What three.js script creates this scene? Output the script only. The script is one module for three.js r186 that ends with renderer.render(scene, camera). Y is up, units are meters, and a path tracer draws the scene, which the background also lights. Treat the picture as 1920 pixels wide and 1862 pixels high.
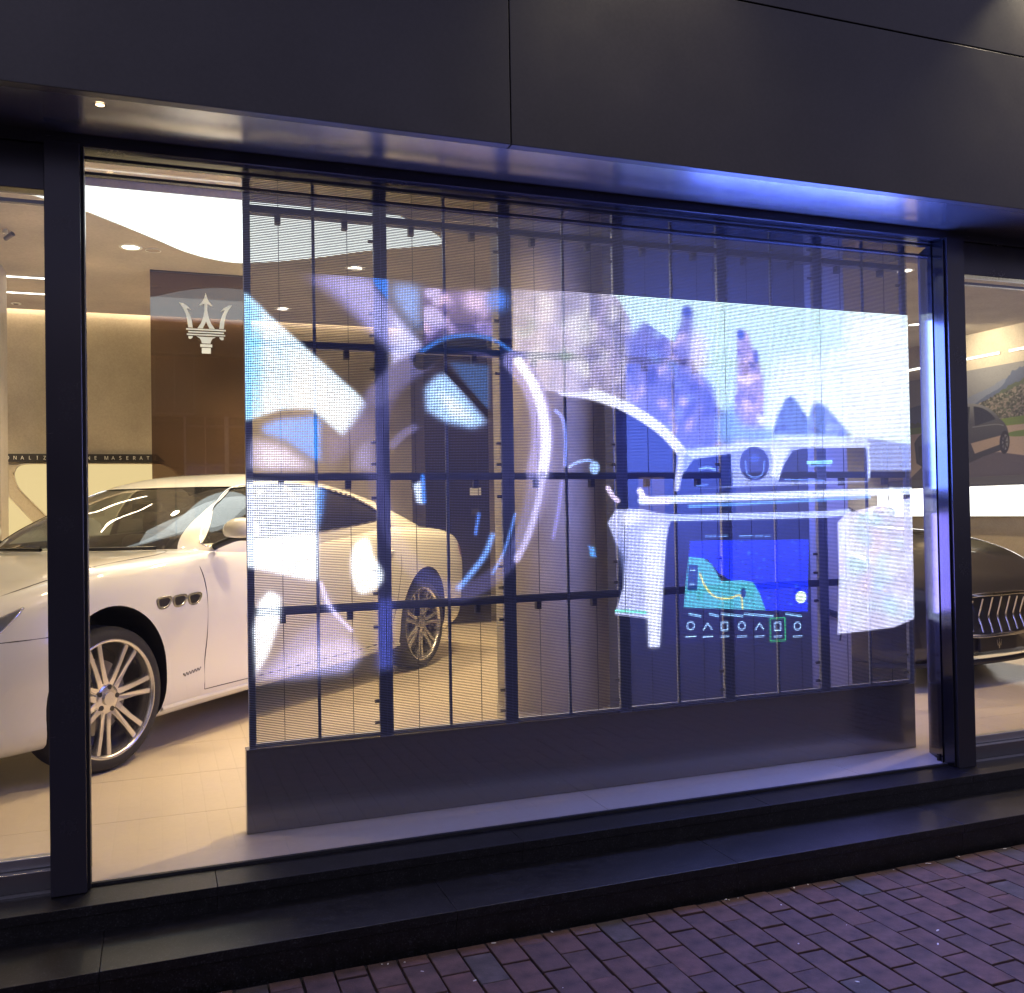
import * as THREE from 'three';
import { RoundedBoxGeometry } from 'three/addons/geometries/RoundedBoxGeometry.js';
import { TextGeometry } from 'three/addons/geometries/TextGeometry.js';
import { FontLoader } from 'three/addons/loaders/FontLoader.js';
import { mergeGeometries, mergeVertices, toCreasedNormals } from 'three/addons/utils/BufferGeometryUtils.js';
import { RectAreaLightUniformsLib } from 'three/addons/lights/RectAreaLightUniformsLib.js';
import { Brush, Evaluator, SUBTRACTION } from 'three-bvh-csg';

// ---------------------------------------------------------------- camera, sky, sun, exposure
const scene = new THREE.Scene();
const camera = new THREE.PerspectiveCamera(2 * Math.atan(931 / 1780) * 180 / Math.PI, 1920 / 1862, 0.05, 400);
camera.position.set(0, 1.45, 3.525);
{
  const yaw = 20.4 * Math.PI / 180, pitch = 0.87 * Math.PI / 180, roll = -0.99 * Math.PI / 180;
  camera.rotation.order = 'YXZ';
  camera.rotation.set(pitch, -yaw, roll);
}
const renderer = new THREE.WebGLRenderer({ antialias: true });
renderer.toneMapping = THREE.LinearToneMapping;
renderer.toneMappingExposure = 1.7;
renderer.shadowMap.enabled = true;
RectAreaLightUniformsLib.init();
{
  // dusk sky: a little lighter and warmer at the horizon, deep blue overhead, the same all round
  const W = 64, H = 64, d = new Float32Array(W * H * 4);
  for (let j = 0; j < H; j++) for (let i = 0; i < W; i++) {
    const e = Math.max(0, ((j + 0.5) / H - 0.5) * 2), k = Math.pow(1 - e, 3), o = (j * W + i) * 4;
    d[o] = 0.155 + 0.12 * k; d[o + 1] = 0.155 + 0.095 * k; d[o + 2] = 0.285 + 0.07 * k; d[o + 3] = 1;
  }
  const sky = new THREE.DataTexture(d, W, H, THREE.RGBAFormat, THREE.FloatType);
  sky.mapping = THREE.EquirectangularReflectionMapping; sky.magFilter = THREE.LinearFilter; sky.needsUpdate = true;
  scene.background = sky; scene.environment = sky;
}
const sun = new THREE.DirectionalLight(new THREE.Color(1, 0.9, 0.85), 0.06);
sun.position.set(-6, 9, 12); sun.shadow.radius = 60; sun.castShadow = true;
Object.assign(sun.shadow.camera, { left: -10, right: 10, top: 10, bottom: -10, near: 0.1, far: 60 });
scene.add(sun);

// ---------------------------------------------------------------- helpers
const rgb = (r, g, b) => new THREE.Color().setRGB(r, g, b);
const M = (color, roughness = 0.6, metalness = 0, more = {}) => new THREE.MeshPhysicalMaterial({ color: Array.isArray(color) ? rgb(...color) : color, roughness, metalness, ...more });
let seed = 7;
const rnd = () => { seed = (seed * 1664525 + 1013904223) >>> 0; return seed / 4294967296; };
const taken = new Map();
const numbered = (n) => { const k = taken.get(n) ?? 0; taken.set(n, k + 1); return k ? n + '_' + String(k).padStart(3, '0') : n; };
function thing(name, label, category, pos = [0, 0, 0], group) {
  const o = new THREE.Group(); o.name = numbered(name); o.position.set(...pos); scene.add(o);
  o.userData = { label, category }; if (group) o.userData.group = group;
  return o;
}
function structure(name, label) { const o = new THREE.Group(); o.name = numbered(name); o.userData = { kind: 'structure', label }; scene.add(o); return o; }
function part(name, geo, mat, parent, label) {
  const m = new THREE.Mesh(Array.isArray(geo) ? mergeGeometries(geo.map((g) => { const c = g.index ? g.toNonIndexed() : g; return c; })) : geo, mat);
  m.name = name; m.castShadow = m.receiveShadow = true; if (label) m.userData.label = label; parent.add(m); return m;
}
// uv in metres, from the way each face points
function metric(g) {
  const q = g.index ? g.toNonIndexed() : g, p = q.attributes.position, n = q.attributes.normal, uv = new Float32Array(p.count * 2);
  for (let i = 0; i < p.count; i++) {
    const ax = Math.abs(n.getX(i)), ay = Math.abs(n.getY(i)), az = Math.abs(n.getZ(i));
    const [u, v] = ay >= ax && ay >= az ? [p.getX(i), p.getZ(i)] : ax > az ? [p.getZ(i), p.getY(i)] : [p.getX(i), p.getY(i)];
    uv[2 * i] = u; uv[2 * i + 1] = v;
  }
  q.setAttribute('uv', new THREE.BufferAttribute(uv, 2));
  return q;
}
function box(x0, x1, y0, y1, z0, z1, r = 0) {
  const w = Math.abs(x1 - x0), h = Math.abs(y1 - y0), d = Math.abs(z1 - z0);
  const g = r > 0 ? new RoundedBoxGeometry(w, h, d, 2, Math.min(r, w / 2.1, h / 2.1, d / 2.1)) : new THREE.BoxGeometry(w, h, d);
  g.translate((x0 + x1) / 2, (y0 + y1) / 2, (z0 + z1) / 2);
  return metric(g);
}
const cyl = (r0, r1, h, seg = 24) => new THREE.CylinderGeometry(r0, r1, h, seg);
function shapeOf(pts) { const s = new THREE.Shape(); pts.forEach(([x, y], i) => (i ? s.lineTo(x, y) : s.moveTo(x, y))); return s; }
function smoothShape(pts, closed = true, n = 60) {
  const c = new THREE.CatmullRomCurve3(pts.map(([x, y]) => new THREE.Vector3(x, y, 0)), closed, 'centripetal');
  return shapeOf(c.getPoints(n).map((p) => [p.x, p.y]));
}
const tube = (pts, r, seg = 40, rs = 6) => new THREE.TubeGeometry(new THREE.CatmullRomCurve3(pts.map((p) => new THREE.Vector3(...p)), false, 'centripetal'), seg, r, rs);
function texture(size, fn, srgb = false, h = size) {
  const d = new Uint8Array(size * h * 4);
  for (let j = 0; j < h; j++) for (let i = 0; i < size; i++) { const v = fn(i, j), o = (j * size + i) * 4; for (let c = 0; c < 3; c++) d[o + c] = Math.max(0, Math.min(255, Array.isArray(v) ? v[c] : v)); d[o + 3] = 255; }
  const t = new THREE.DataTexture(d, size, h); t.wrapS = t.wrapT = THREE.RepeatWrapping; t.magFilter = THREE.LinearFilter; t.minFilter = THREE.LinearMipmapLinearFilter;
  if (srgb) t.colorSpace = THREE.SRGBColorSpace; t.needsUpdate = true; return t;
}
const hash = (x, y) => { let h = (x * 374761393 + y * 668265263) | 0; h = Math.imul(h ^ (h >>> 13), 1274126177); return ((h ^ (h >>> 16)) >>> 0) / 4294967296; };
function vnoise(x, y, per) { // tiling value noise
  const x0 = Math.floor(x), y0 = Math.floor(y), fx = x - x0, fy = y - y0, s = fx * fx * (3 - 2 * fx), t = fy * fy * (3 - 2 * fy), m = (k) => ((k % per) + per) % per;
  const a = hash(m(x0), m(y0)), b = hash(m(x0 + 1), m(y0)), c = hash(m(x0), m(y0 + 1)), e = hash(m(x0 + 1), m(y0 + 1));
  return a + (b - a) * s + (c - a) * t + (a - b - c + e) * s * t;
}
const fbm = (i, j, size, base) => { let v = 0, a = 0.5, f = base; for (let k = 0; k < 4; k++) { v += a * vnoise(i / size * f, j / size * f, f); a *= 0.5; f *= 2; } return v; };
const rep = (t, k) => { t.repeat.set(k, k); return t; };

// ---------------------------------------------------------------- materials
const grainA = texture(256, (i, j) => 205 + 50 * (fbm(i, j, 256, 6) - 0.47) + 14 * (hash(i, j) - 0.5), true);
const graniteMap = rep(texture(512, (i, j) => { const s = hash(i, j), b = 60 + 90 * fbm(i, j, 512, 64); return s > 0.95 ? b + 120 : s < 0.3 ? b * 0.35 : b; }, true), 0.62);
const graniteRough = rep(texture(256, (i, j) => 150 + 40 * fbm(i, j, 256, 5)), 1.3);
const brickMaps = [0, 1, 2].map((k) => rep(texture(256, (i, j) => { const a = fbm(i + 97 * k, j + 31 * k, 256, 8), s = hash(i + 11 * k, j); const v = 165 + 90 * (a - 0.47) + (s > 0.985 ? 60 : 0) + 34 * (hash(i * 3 + k, j * 5) - 0.5); return [v, v * 0.99, v * 0.98]; }, true), 3));
const brickBump = rep(texture(256, (i, j) => 120 * fbm(i, j, 256, 24) + 90 * hash(i, j)), 3);
const floorMap = rep(texture(256, (i, j) => { const v = 234 + 16 * (fbm(i, j, 256, 3) - 0.47) + 5 * (hash(i, j) - 0.5); return [v, v * 0.995, v * 0.985]; }, true), 0.31);
const floorRough = rep(texture(128, (i, j) => 92 + 18 * fbm(i, j, 128, 4)), 0.37);
const metalRough = rep(texture(256, (i, j) => 150 + 60 * (fbm(i, j, 256, 7) - 0.47) + 16 * (hash(i, j) - 0.5)), 0.8);
const brushed = rep(texture(256, (i, j) => 150 + 26 * (hash(0, j) - 0.5) + 30 * (fbm(i, j, 256, 3) - 0.47)), 0.43);

const mat = {
  granite: M([0.06, 0.058, 0.064], 0.6, 0, { map: graniteMap, roughnessMap: graniteRough }),
  fascia: M([0.072, 0.067, 0.065], 0.60, 0.15, { map: rep(grainA.clone(), 0.5), roughnessMap: metalRough, bumpMap: rep(texture(128, (i, j) => 255 * fbm(i, j, 128, 3)), 0.32), bumpScale: 0.006 }),
  soffit: M([0.78, 0.75, 0.77], 0.30, 0.95, { roughnessMap: rep(metalRough.clone(), 0.5) }),
  frame: M([0.035, 0.034, 0.044], 0.42, 0.2, { roughnessMap: rep(metalRough.clone(), 1) }),
  jamb: M([0.07, 0.07, 0.085], 0.16, 0.9),
  rubber: M([0.012, 0.012, 0.014], 0.7),
  alu: M([0.5, 0.5, 0.52], 0.35, 0.9),
  glass: M([0.97, 0.985, 0.98], 0.0, 0, { transmission: 1, thickness: 0, ior: 1.8 }),
  tile: M([0.64, 0.56, 0.45], 0.8, 0, { map: floorMap, roughnessMap: floorRough }),
  grout: M([0.55, 0.52, 0.47], 0.9),
  wall: M([0.70, 0.64, 0.54], 0.85, 0, { map: rep(grainA.clone(), 0.35) }),
  ceiling: M([0.72, 0.66, 0.57], 0.9, 0, { map: rep(grainA.clone(), 0.3) }),
  lacquer: M([0.72, 0.66, 0.57], 0.10, 0, { clearcoat: 1, clearcoatRoughness: 0.02 }),
  charcoal: M([0.05, 0.05, 0.055], 0.5),
  black: M([0.012, 0.012, 0.014], 0.35),
  partition: M([0.13, 0.14, 0.17], 0.45, 0, { map: rep(grainA.clone(), 0.5) }),
  post: M([0.44, 0.50, 0.74], 0.5, 0.1, { roughnessMap: rep(metalRough.clone(), 2) }),  // posts and rails: blue cast of the screen light put into the colour
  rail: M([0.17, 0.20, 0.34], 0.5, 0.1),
  plinth: M([0.24, 0.235, 0.24], 0.36, 0.8, { roughnessMap: brushed }),
  board: M([0.02, 0.02, 0.026], 0.55),
  whiteVinyl: M([0.78, 0.80, 0.76], 0.5),
  chrome: M([0.75, 0.75, 0.76], 0.12, 1),
};
const glow = (r, g, b, k) => new THREE.MeshStandardMaterial({ color: 0x000000, emissive: rgb(r, g, b), emissiveIntensity: k, roughness: 0.6 });
const FL = 0.213, CEIL = 3.55;
const font = await new FontLoader().loadAsync('fonts/droid/droid_sans_regular.typeface.json');

// the picture on the video screen: filled outlines (f), strokes (s), ellipses (e) in diode columns and rows, colour, softness
const PICTURE = [
  ['f', '#c4ded6', 0, 0, 186.1, 93.4, 386.2, 92.1, 384.6, 174.1, 227.9, 178.7, 202.5, 159.0, 186.0, 149.8],
  ['f', '#eaf3f2', 12, 0, 288.3, 124.4, 386.4, 113.8, 384.6, 173.0, 277.7, 170.9],
  ['f', '#f8fafc', 14, 0, 337.9, 96.8, 387.0, 91.8, 384.8, 166.4, 346.2, 166.9],
  ['f', '#9f8fb4', 4, 0, 154.8, 94.5, 189.2, 93.5, 197.3, 106.8, 201.8, 141.6, 200.4, 158.1, 177.8, 150.9, 153.8, 148.7],
  ['m', ['#b8a8bc', '#a594ac', '#7f769c', '#c0b2b8', '#98949c', '#ccc0c4', '#6a668c'], 4, 90, 3.4, 154.8, 94.5, 189.2, 93.5, 197.3, 106.8, 201.8, 141.6, 200.4, 158.1, 177.8, 150.9, 153.8, 148.7],
  ['f', '#635f9c', 4, 0, 232.3, 96.5, 235.8, 99.7, 236.0, 130.5, 247.3, 141.7, 251.0, 154.5, 266.3, 163.9, 277.7, 172.3, 266.1, 174.0, 227.9, 178.3, 219.8, 168.1, 201.5, 158.1, 194.5, 141.8, 197.1, 116.5, 206.1, 107.5, 214.5, 116.1, 224.8, 118.3],
  ['m', ['#8f7fae', '#4a4688', '#b294b8', '#55569a', '#3f3c7c', '#c4a8c2', '#7a6fa6', '#6f79b8'], 3, 110, 3.2, 232.3, 96.5, 236.0, 130.5, 251.0, 154.5, 277.7, 172.3, 227.9, 178.3, 219.8, 168.1, 201.5, 158.1, 194.5, 141.8, 197.1, 116.5, 206.1, 107.5, 224.8, 118.3],
  ['e', '#2f3f90', 2, 0, 232.4, 100.5, 2.9, 3.1],
  ['e', '#dcc9dc', 7, 0, 239.0, 123.4, 4.9, 14.0],
  ['f', '#9a86b8', 3, 0, 264.1, 109.6, 267.6, 108.2, 270.8, 110.9, 274.3, 119.9, 278.7, 128.9, 280.8, 139.1, 279.6, 170.8, 259.3, 171.7, 262.6, 145.7, 264.0, 127.4],
  ['m', ['#c9aac6', '#7a6cae', '#b59ac4', '#e2c6d6', '#6a66ac'], 1.2, 34, 2.6, 264.1, 109.6, 270.8, 110.9, 280.8, 139.1, 279.6, 170.8, 259.3, 171.7, 264.0, 127.4],
  ['e', '#2f4aa6', 1.6, 0, 266.4, 111.5, 2.3, 2.8],
  ['e', '#4a4f9e', 1.6, 0, 276.1, 123.9, 1.6, 4.5],
  ['f', '#7f9fd6', 5, 0, 249.3, 160.1, 259.7, 151.9, 266.3, 163.9, 287.3, 165.6, 287.1, 172.2, 250.2, 173.2],
  ['f', '#5a72ac', 2.4, 0, 286.2, 168.7, 290.3, 156.3, 294.8, 149.0, 298.7, 146.0, 303.4, 149.2, 307.2, 154.9, 310.5, 159.4, 313.6, 151.0, 317.6, 149.2, 322.9, 151.6, 330.2, 158.7, 340.5, 169.1],
  ['m', ['#4a5f9c', '#6f86bc', '#42528c', '#8196c2'], 1.4, 24, 2.4, 286.2, 168.7, 294.8, 149.0, 298.7, 146.0, 310.5, 159.4, 317.6, 149.2, 340.5, 169.1],
  ['e', '#ffffff', 3, 0, 278.9, 160.4, 3.3, 2.9],
  ['e', '#ffffff', 3, 0, 366.7, 133.1, 6.9, 6.5],
  ['e', '#ffffff', 1.5, 0, 345.2, 135.3, 2.6, 1.9],
  ['e', '#ffffff', 2.5, 0, 340.4, 153.8, 3.6, 2.5],
  ['s', '#ffffff', 0.4, 1.6, 327.8, 119.4, 385.4, 120.0],
  ['f', '#8f98d2', 1, 0, 227.0, 178.7, 266.1, 173.6, 296.6, 172.1, 353.8, 170.0, 384.6, 173.8, 384.2, 190.0, 353.7, 190.0, 352.0, 196.8, 227.4, 200.4, 223.9, 199.2],
  ['f', '#c9cff0', 1, 0, 227.9, 178.7, 266.1, 173.2, 351.2, 170.3, 354.2, 173.2, 353.1, 176.3, 296.5, 176.2, 266.0, 177.7, 234.3, 182.6],
  ['f', '#05091e', 0.5, 0, 234.8, 183.4, 258.1, 180.1, 258.9, 198.3, 224.8, 200.4, 227.6, 192.1],
  ['s', '#7fa6f0', 0.4, 1.6, 238.6, 188.6, 243.5, 187.8, 248.4, 189.0],
  ['s', '#5f7fd0', 0.3, 1, 236.2, 198.1, 243.3, 197.4],
  ['e', '#0b1440', 0.5, 0, 273.6, 185.6, 9.6, 9.7],
  ['s', '#5f83dc', 0.3, 1, 267.7, 184.1, 268.9, 191.4, 273.5, 193.5, 278.6, 191.5, 280.2, 184.1],
  ['e', '#27418c', 1.5, 0, 273.7, 182.5, 3.7, 2.4],
  ['f', '#dfe4fa', 1.2, 0, 284.2, 176.3, 297.9, 176.2, 293.4, 184.1, 289.4, 194.8, 283.8, 192.3, 285.9, 184.1],
  ['f', '#060a22', 0.5, 0, 299.3, 178.3, 306.1, 176.6, 350.5, 175.8, 351.5, 195.9, 289.3, 196.0, 293.4, 186.2],
  ['s', '#8fdcff', 0.2, 2.2, 309.8, 184.9, 325.8, 184.4],
  ['s', '#5f8fdc', 0.2, 1, 310.7, 187.0, 325.2, 186.5],
  ['s', '#4f72c4', 0.3, 1.2, 293.7, 194.8, 320.3, 195.4],
  ['s', '#cdd6fb', 0.3, 1.4, 352.1, 175.4, 353.1, 184.0, 352.6, 193.8],
  ['f', '#04071a', 0.6, 0, 223.9, 200.0, 353.0, 197.2, 384.1, 192.6, 383.8, 200.5, 258.5, 202.7, 201.6, 204.0],
  ['s', '#f2ecff', 1, 6.2, 157.8, 146.4, 173.8, 148.2, 186.0, 151.7, 202.5, 159.0, 217.2, 168.6, 227.0, 178.7],
  ['s', '#c4c2f0', 0.8, 4, 227.0, 178.7, 225.9, 188.2, 223.9, 199.2],
  ['f', '#04081c', 0.8, 0, 188.0, 155.1, 202.4, 162.9, 216.1, 172.5, 222.6, 180.3, 222.6, 200.0, 201.6, 203.3, 187.5, 199.7],
  ['s', '#dfe6ff', 0.7, 4.6, 202.4, 206.0, 258.5, 204.7, 320.1, 203.3, 383.8, 202.2],
  ['s', '#5f96ea', 0.8, 2, 231.5, 209.5, 276.8, 208.2, 352.8, 205.8],
  ['s', '#ffe9fa', 0.8, 4, 201.6, 200.6, 204.5, 204.9, 218.6, 206.2],
  ['s', '#e4c9ee', 0.7, 3, 183.0, 198.9, 185.7, 203.1, 188.6, 205.8],
  ['s', '#ffffff', 1, 3, 368.5, 201.2, 375.0, 203.4],
  ['s', '#b4bdf2', 0.6, 4.2, 195.1, 212.1, 220.5, 215.6, 267.4, 215.7, 319.8, 215.5, 337.3, 214.5],
  ['f', '#b6b6e0', 0.8, 0, 182.2, 217.6, 187.3, 210.4, 202.7, 210.3, 220.5, 215.2, 217.2, 227.3, 211.7, 286.6, 204.9, 286.2, 205.2, 270.7, 185.3, 267.3, 190.5, 253.4, 191.7, 236.2, 186.9, 228.4],
  ['f', '#e9e6fb', 3, 0, 203.3, 223.1, 216.1, 219.5, 211.3, 286.6, 205.3, 286.2, 203.8, 257.9],
  ['f', '#fbf4ff', 2.5, 0, 190.9, 212.8, 202.2, 211.8, 201.3, 217.2, 192.0, 219.7],
  ['s', '#6fe0b8', 0.4, 1.4, 186.1, 265.1, 203.6, 267.2],
  ['f', '#7f86c4', 4, 0, 185.4, 218.8, 192.6, 230.5, 192.2, 249.7, 187.7, 230.3],
  ['f', '#03061a', 0.5, 0, 218.7, 220.7, 224.8, 217.7, 319.7, 218.4, 326.1, 221.9, 328.7, 234.6, 326.8, 287.0, 214.7, 285.7],
  ['f', '#0a22e8', 0.2, 0, 231.6, 228.5, 309.1, 230.0, 307.3, 272.5, 277.6, 270.0, 274.4, 259.3, 269.7, 253.4, 257.4, 252.5, 249.3, 247.4, 242.4, 239.5, 230.5, 237.5],
  ['f', '#4aa6b8', 0.3, 0, 230.5, 237.5, 239.7, 238.6, 245.0, 242.4, 250.6, 251.8, 264.2, 252.0, 271.1, 253.5, 275.5, 260.6, 279.0, 270.1, 226.8, 265.7, 228.4, 251.2],
  ['f', '#0f2f6c', 0.3, 0, 230.4, 241.9, 236.1, 242.5, 235.3, 256.3, 229.2, 256.4],
  ['s', '#8fb4d8', 0, 1, 231.6, 245.1, 234.3, 245.2],
  ['s', '#8fb4d8', 0, 1, 231.0, 252.9, 233.6, 253.0],
  ['s', '#e6d27a', 0.1, 1.2, 237.3, 247.3, 240.3, 254.1, 246.3, 260.4, 254.9, 262.0, 262.6, 260.8, 263.8, 268.1],
  ['e', '#10306c', 0.3, 0, 264.5, 259.3, 1.6, 2.8],
  ['e', '#e2f0cf', 0.3, 0, 302.9, 263.6, 3.9, 3.7],
  ['m', ['#1f46ff', '#0616c8', '#2f5cff'], 0.2, 60, 0.7, 253.4, 229.1, 309.1, 230.0, 307.3, 272.5, 280.0, 270.2, 274.5, 257.3, 257.4, 250.5],
  ['s', '#7fb0d8', 0, 1.5, 230.2, 269.4, 237.2, 271.0],
  ['s', '#7fb0d8', 0, 1.5, 243.0, 270.1, 248.3, 271.6],
  ['s', '#7fb0d8', 0, 1.5, 250.6, 270.6, 263.7, 272.5],
  ['s', '#7fb0d8', 0, 1.5, 265.1, 271.4, 283.6, 273.6],
  ['s', '#7fb0d8', 0, 1.5, 292.6, 272.9, 302.7, 274.7],
  ['s', '#5f86c0', 0, 1.1, 241.3, 226.4, 248.0, 226.4],
  ['s', '#5f86c0', 0, 1.1, 249.8, 226.6, 255.2, 226.5],
  ['s', '#5f86c0', 0, 1.1, 263.0, 226.9, 271.3, 227.0],
  ['s', '#5f86c0', 0, 1.1, 273.1, 227.2, 278.2, 227.1],
  ['s', '#5f86c0', 0, 1.1, 279.6, 227.4, 282.9, 227.3],
  ['i', [230.9, 278.5], [241.5, 279.2], [252.2, 279.8], [263.1, 280.5], [274.6, 281.2], [286.7, 282.0], [300.0, 282.8]],
  ['f', '#cfc8ea', 0.6, 0, 329.1, 220.3, 335.7, 214.9, 363.0, 209.8, 384.2, 206.2, 383.6, 281.0, 368.7, 285.3, 327.3, 287.0, 329.2, 253.5],
  ['f', '#ffffff', 1.5, 0, 361.0, 206.8, 375.1, 209.1, 375.4, 217.8, 361.3, 216.6],
  ['m', ['#d8d2ea', '#c4cfe6', '#dcc8e2', '#c6d8e6', '#e2ddf0', '#cdc2e2'], 5, 60, 7, 330.8, 219.9, 363.0, 210.9, 384.2, 207.5, 383.4, 279.7, 368.7, 284.2, 329.1, 286.1],
  ['f', '#1b1930', 22, 0, 6.3, 144.6, 58.5, 158.8, 84.8, 129.7, 131.0, 127.7, 148.0, 161.1, 144.8, 212.1, 101.3, 252.3, 54.7, 281.6, 4.5, 285.5, 2.1, 194.3],
  ['s', '#35325a', 2.2, 9, 103.4, 123.1, 130.9, 132.4, 146.9, 161.1, 148.1, 182.4, 140.4, 214.1, 122.5, 240.8, 101.3, 251.2, 81.0, 241.2, 65.5, 214.6, 59.7, 182.7, 66.4, 152.6, 83.9, 133.0],
  ['f', '#5f5c9c', 5, 0, 24.8, 94.4, 58.7, 93.3, 68.7, 107.9, 84.0, 129.0, 83.0, 137.1, 78.6, 138.9, 67.6, 129.7, 41.9, 106.0],
  ['f', '#8f8ac4', 5, 0, 34.5, 94.2, 57.5, 93.4, 67.9, 108.3, 67.6, 128.1, 49.5, 107.5],
  ['f', '#c6bfee', 4, 0, 68.3, 108.7, 84.0, 124.9, 83.1, 135.5, 74.6, 134.6, 67.8, 142.5],
  ['f', '#2a6ad0', 1, 0, 59.4, 93.6, 67.7, 93.8, 67.5, 104.7, 61.7, 97.9],
  ['f', '#6f8fd0', 6, 0, 68.9, 94.2, 84.5, 95.5, 84.1, 120.8, 76.2, 113.9, 68.7, 103.9],
  ['f', '#5c4c84', 3, 0, 84.9, 96.7, 119.9, 97.2, 120.4, 119.8, 103.4, 121.5, 84.8, 127.3],
  ['m', ['#9a82b0', '#40366c', '#c4a0be', '#6f5f9c', '#382f60', '#b0a0d0'], 2.2, 50, 3.4, 84.9, 96.7, 119.9, 97.2, 120.4, 119.8, 103.4, 121.5, 84.8, 127.3],
  ['e', '#dcb9d8', 6, 0, 112.2, 102.5, 7.6, 5.5],
  ['e', '#3f6fd0', 5, 0, 123.9, 100.8, 5.7, 6.3],
  ['f', '#8f84a8', 3, 0, 131.6, 94.8, 174.3, 93.7, 173.2, 147.6, 146.5, 147.1, 138.7, 138.0, 131.5, 127.7],
  ['m', ['#b4a8b4', '#988ca0', '#c8bec0', '#a496a4', '#7a748c', '#beb4b6', '#8c948c'], 4.5, 80, 4, 131.6, 94.8, 174.3, 93.7, 173.2, 147.6, 146.5, 147.1, 131.5, 127.7],
  ['f', '#dff2ff', 1.8, 0, -0.0, 104.4, 57.0, 156.0, 53.8, 162.9, 44.4, 173.3, 34.7, 163.6, 30.2, 159.4, 16.9, 160.1, 7.8, 163.0, -0.8, 165.8],
  ['f', '#8fd2ff', 3, 0, -0.0, 104.8, 7.8, 111.6, 7.1, 162.2, -0.8, 165.4],
  ['f', '#ffffff', 5, 0, 22.8, 132.4, 54.2, 156.1, 45.2, 170.9, 33.6, 161.3, 22.5, 153.8],
  ['e', '#ffffff', 2, 0, 31.8, 151.6, 2.3, 2.3],
  ['f', '#2f86f0', 3, 0, 7.1, 167.6, 15.1, 164.4, 30.9, 162.5, 34.7, 165.2, 34.4, 185.1, 29.5, 183.6, 18.6, 175.5, 7.0, 171.4],
  ['f', '#8f86a8', 4, 0, 2.3, 173.4, 14.9, 175.5, 25.8, 182.8, 32.5, 187.5, 31.3, 189.0, -0.3, 188.6],
  ['f', '#d6c9e2', 5, 0, 5.9, 177.2, 16.7, 179.0, 27.6, 187.5, 5.7, 188.2],
  ['f', '#7a74a4', 5, 0, 50.5, 176.8, 58.3, 172.7, 58.8, 189.9, 49.5, 188.7],
  ['f', '#4a4676', 5, 0, 35.8, 167.1, 44.4, 173.7, 58.6, 150.8, 58.7, 170.8, 50.5, 176.8, 37.3, 188.6],
  ['f', '#f0eefc', 2.4, 0, -0.8, 193.5, 32.4, 196.4, 34.2, 197.2, 32.0, 219.8, 31.4, 242.7, 15.9, 238.6, -1.3, 234.1],
  ['f', '#ffffff', 3, 0, -1.1, 220.8, 32.0, 219.8, 31.4, 242.3, -1.3, 233.7],
  ['f', '#3f7fd8', 3, 0, 32.4, 196.8, 36.1, 198.0, 34.4, 210.1, 32.1, 217.8],
  ['f', '#ffffff', 2.2, 1, 47.4, 230.8, 49.8, 224.6, 55.6, 222.4, 58.6, 230.8, 63.1, 240.9, 60.7, 246.7, 51.7, 249.9, 48.0, 243.4],
  ['f', '#ffffff', 2.4, 0, 4.6, 250.6, 9.7, 245.6, 15.1, 249.3, 14.2, 260.7, 8.9, 276.4, 3.1, 287.7, 1.9, 264.5],
  ['f', '#5a5484', 4, 0, 1.6, 287.9, 21.0, 267.6, 37.9, 257.0, 47.2, 269.3, 53.2, 278.3, 45.1, 286.8, 20.8, 289.1],
  ['f', '#a89cc8', 5, 0, 4.5, 287.8, 24.6, 273.6, 45.3, 271.1, 53.2, 278.7, 45.1, 287.1],
  ['f', '#6f6a9c', 3, 0, 31.7, 243.1, 35.4, 247.1, 47.2, 271.2, 39.7, 261.0, 32.7, 252.8],
  ['s', '#b9b0e6', 0.8, 2, 33.2, 243.5, 37.2, 255.0, 47.3, 267.3],
  ['f', '#3a3f8c', 4, 0, 60.2, 252.3, 67.7, 252.6, 67.1, 287.7, 58.5, 287.8],
  ['s', '#54507c', 3, 11, 60.5, 152.8, 70.5, 142.4, 83.9, 133.4],
  ['s', '#060a20', 0.6, 9, 83.5, 134.3, 90.9, 127.8, 103.4, 124.0, 118.2, 124.5, 128.8, 129.9],
  ['s', '#2f62b0', 0.8, 2.2, 83.6, 129.0, 95.1, 122.3, 109.8, 119.9, 122.5, 122.2, 133.2, 129.3],
  ['f', '#2f4a78', 2, 0, 97.0, 133.7, 118.4, 135.0, 118.0, 159.2, 103.1, 141.3],
  ['f', '#a8c8f6', 3.2, 0, 84.5, 147.7, 90.7, 140.9, 95.7, 139.9, 106.7, 152.0, 117.0, 164.6, 108.9, 168.0, 94.4, 164.6, 85.1, 159.0],
  ['f', '#eef6ff', 4, 0, 90.6, 149.9, 98.8, 151.8, 111.1, 163.9, 98.6, 162.0],
  ['s', '#03060f', 0.4, 3, 96.1, 138.3, 107.2, 149.5, 118.0, 160.8],
  ['s', '#7d74a8', 2, 12, 131.8, 132.3, 140.8, 144.3, 145.4, 159.0, 146.0, 173.9, 143.0, 190.9],
  ['s', '#f4f0ff', 1.4, 5.5, 134.0, 132.2, 142.5, 145.5, 147.1, 161.1, 148.2, 176.0, 146.1, 190.9],
  ['s', '#b0a8dc', 1.4, 4, 146.1, 190.9, 143.2, 205.7, 137.6, 222.5, 131.3, 235.3],
  ['s', '#4a4a78', 2.4, 5, 140.7, 195.1, 136.5, 211.9, 130.5, 228.6],
  ['s', '#6f9cf2', 1.6, 3, 118.6, 222.8, 114.6, 232.2, 107.7, 241.1, 100.5, 249.0],
  ['s', '#4f78d8', 1, 1.8, 111.6, 211.5, 109.7, 221.8],
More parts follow.
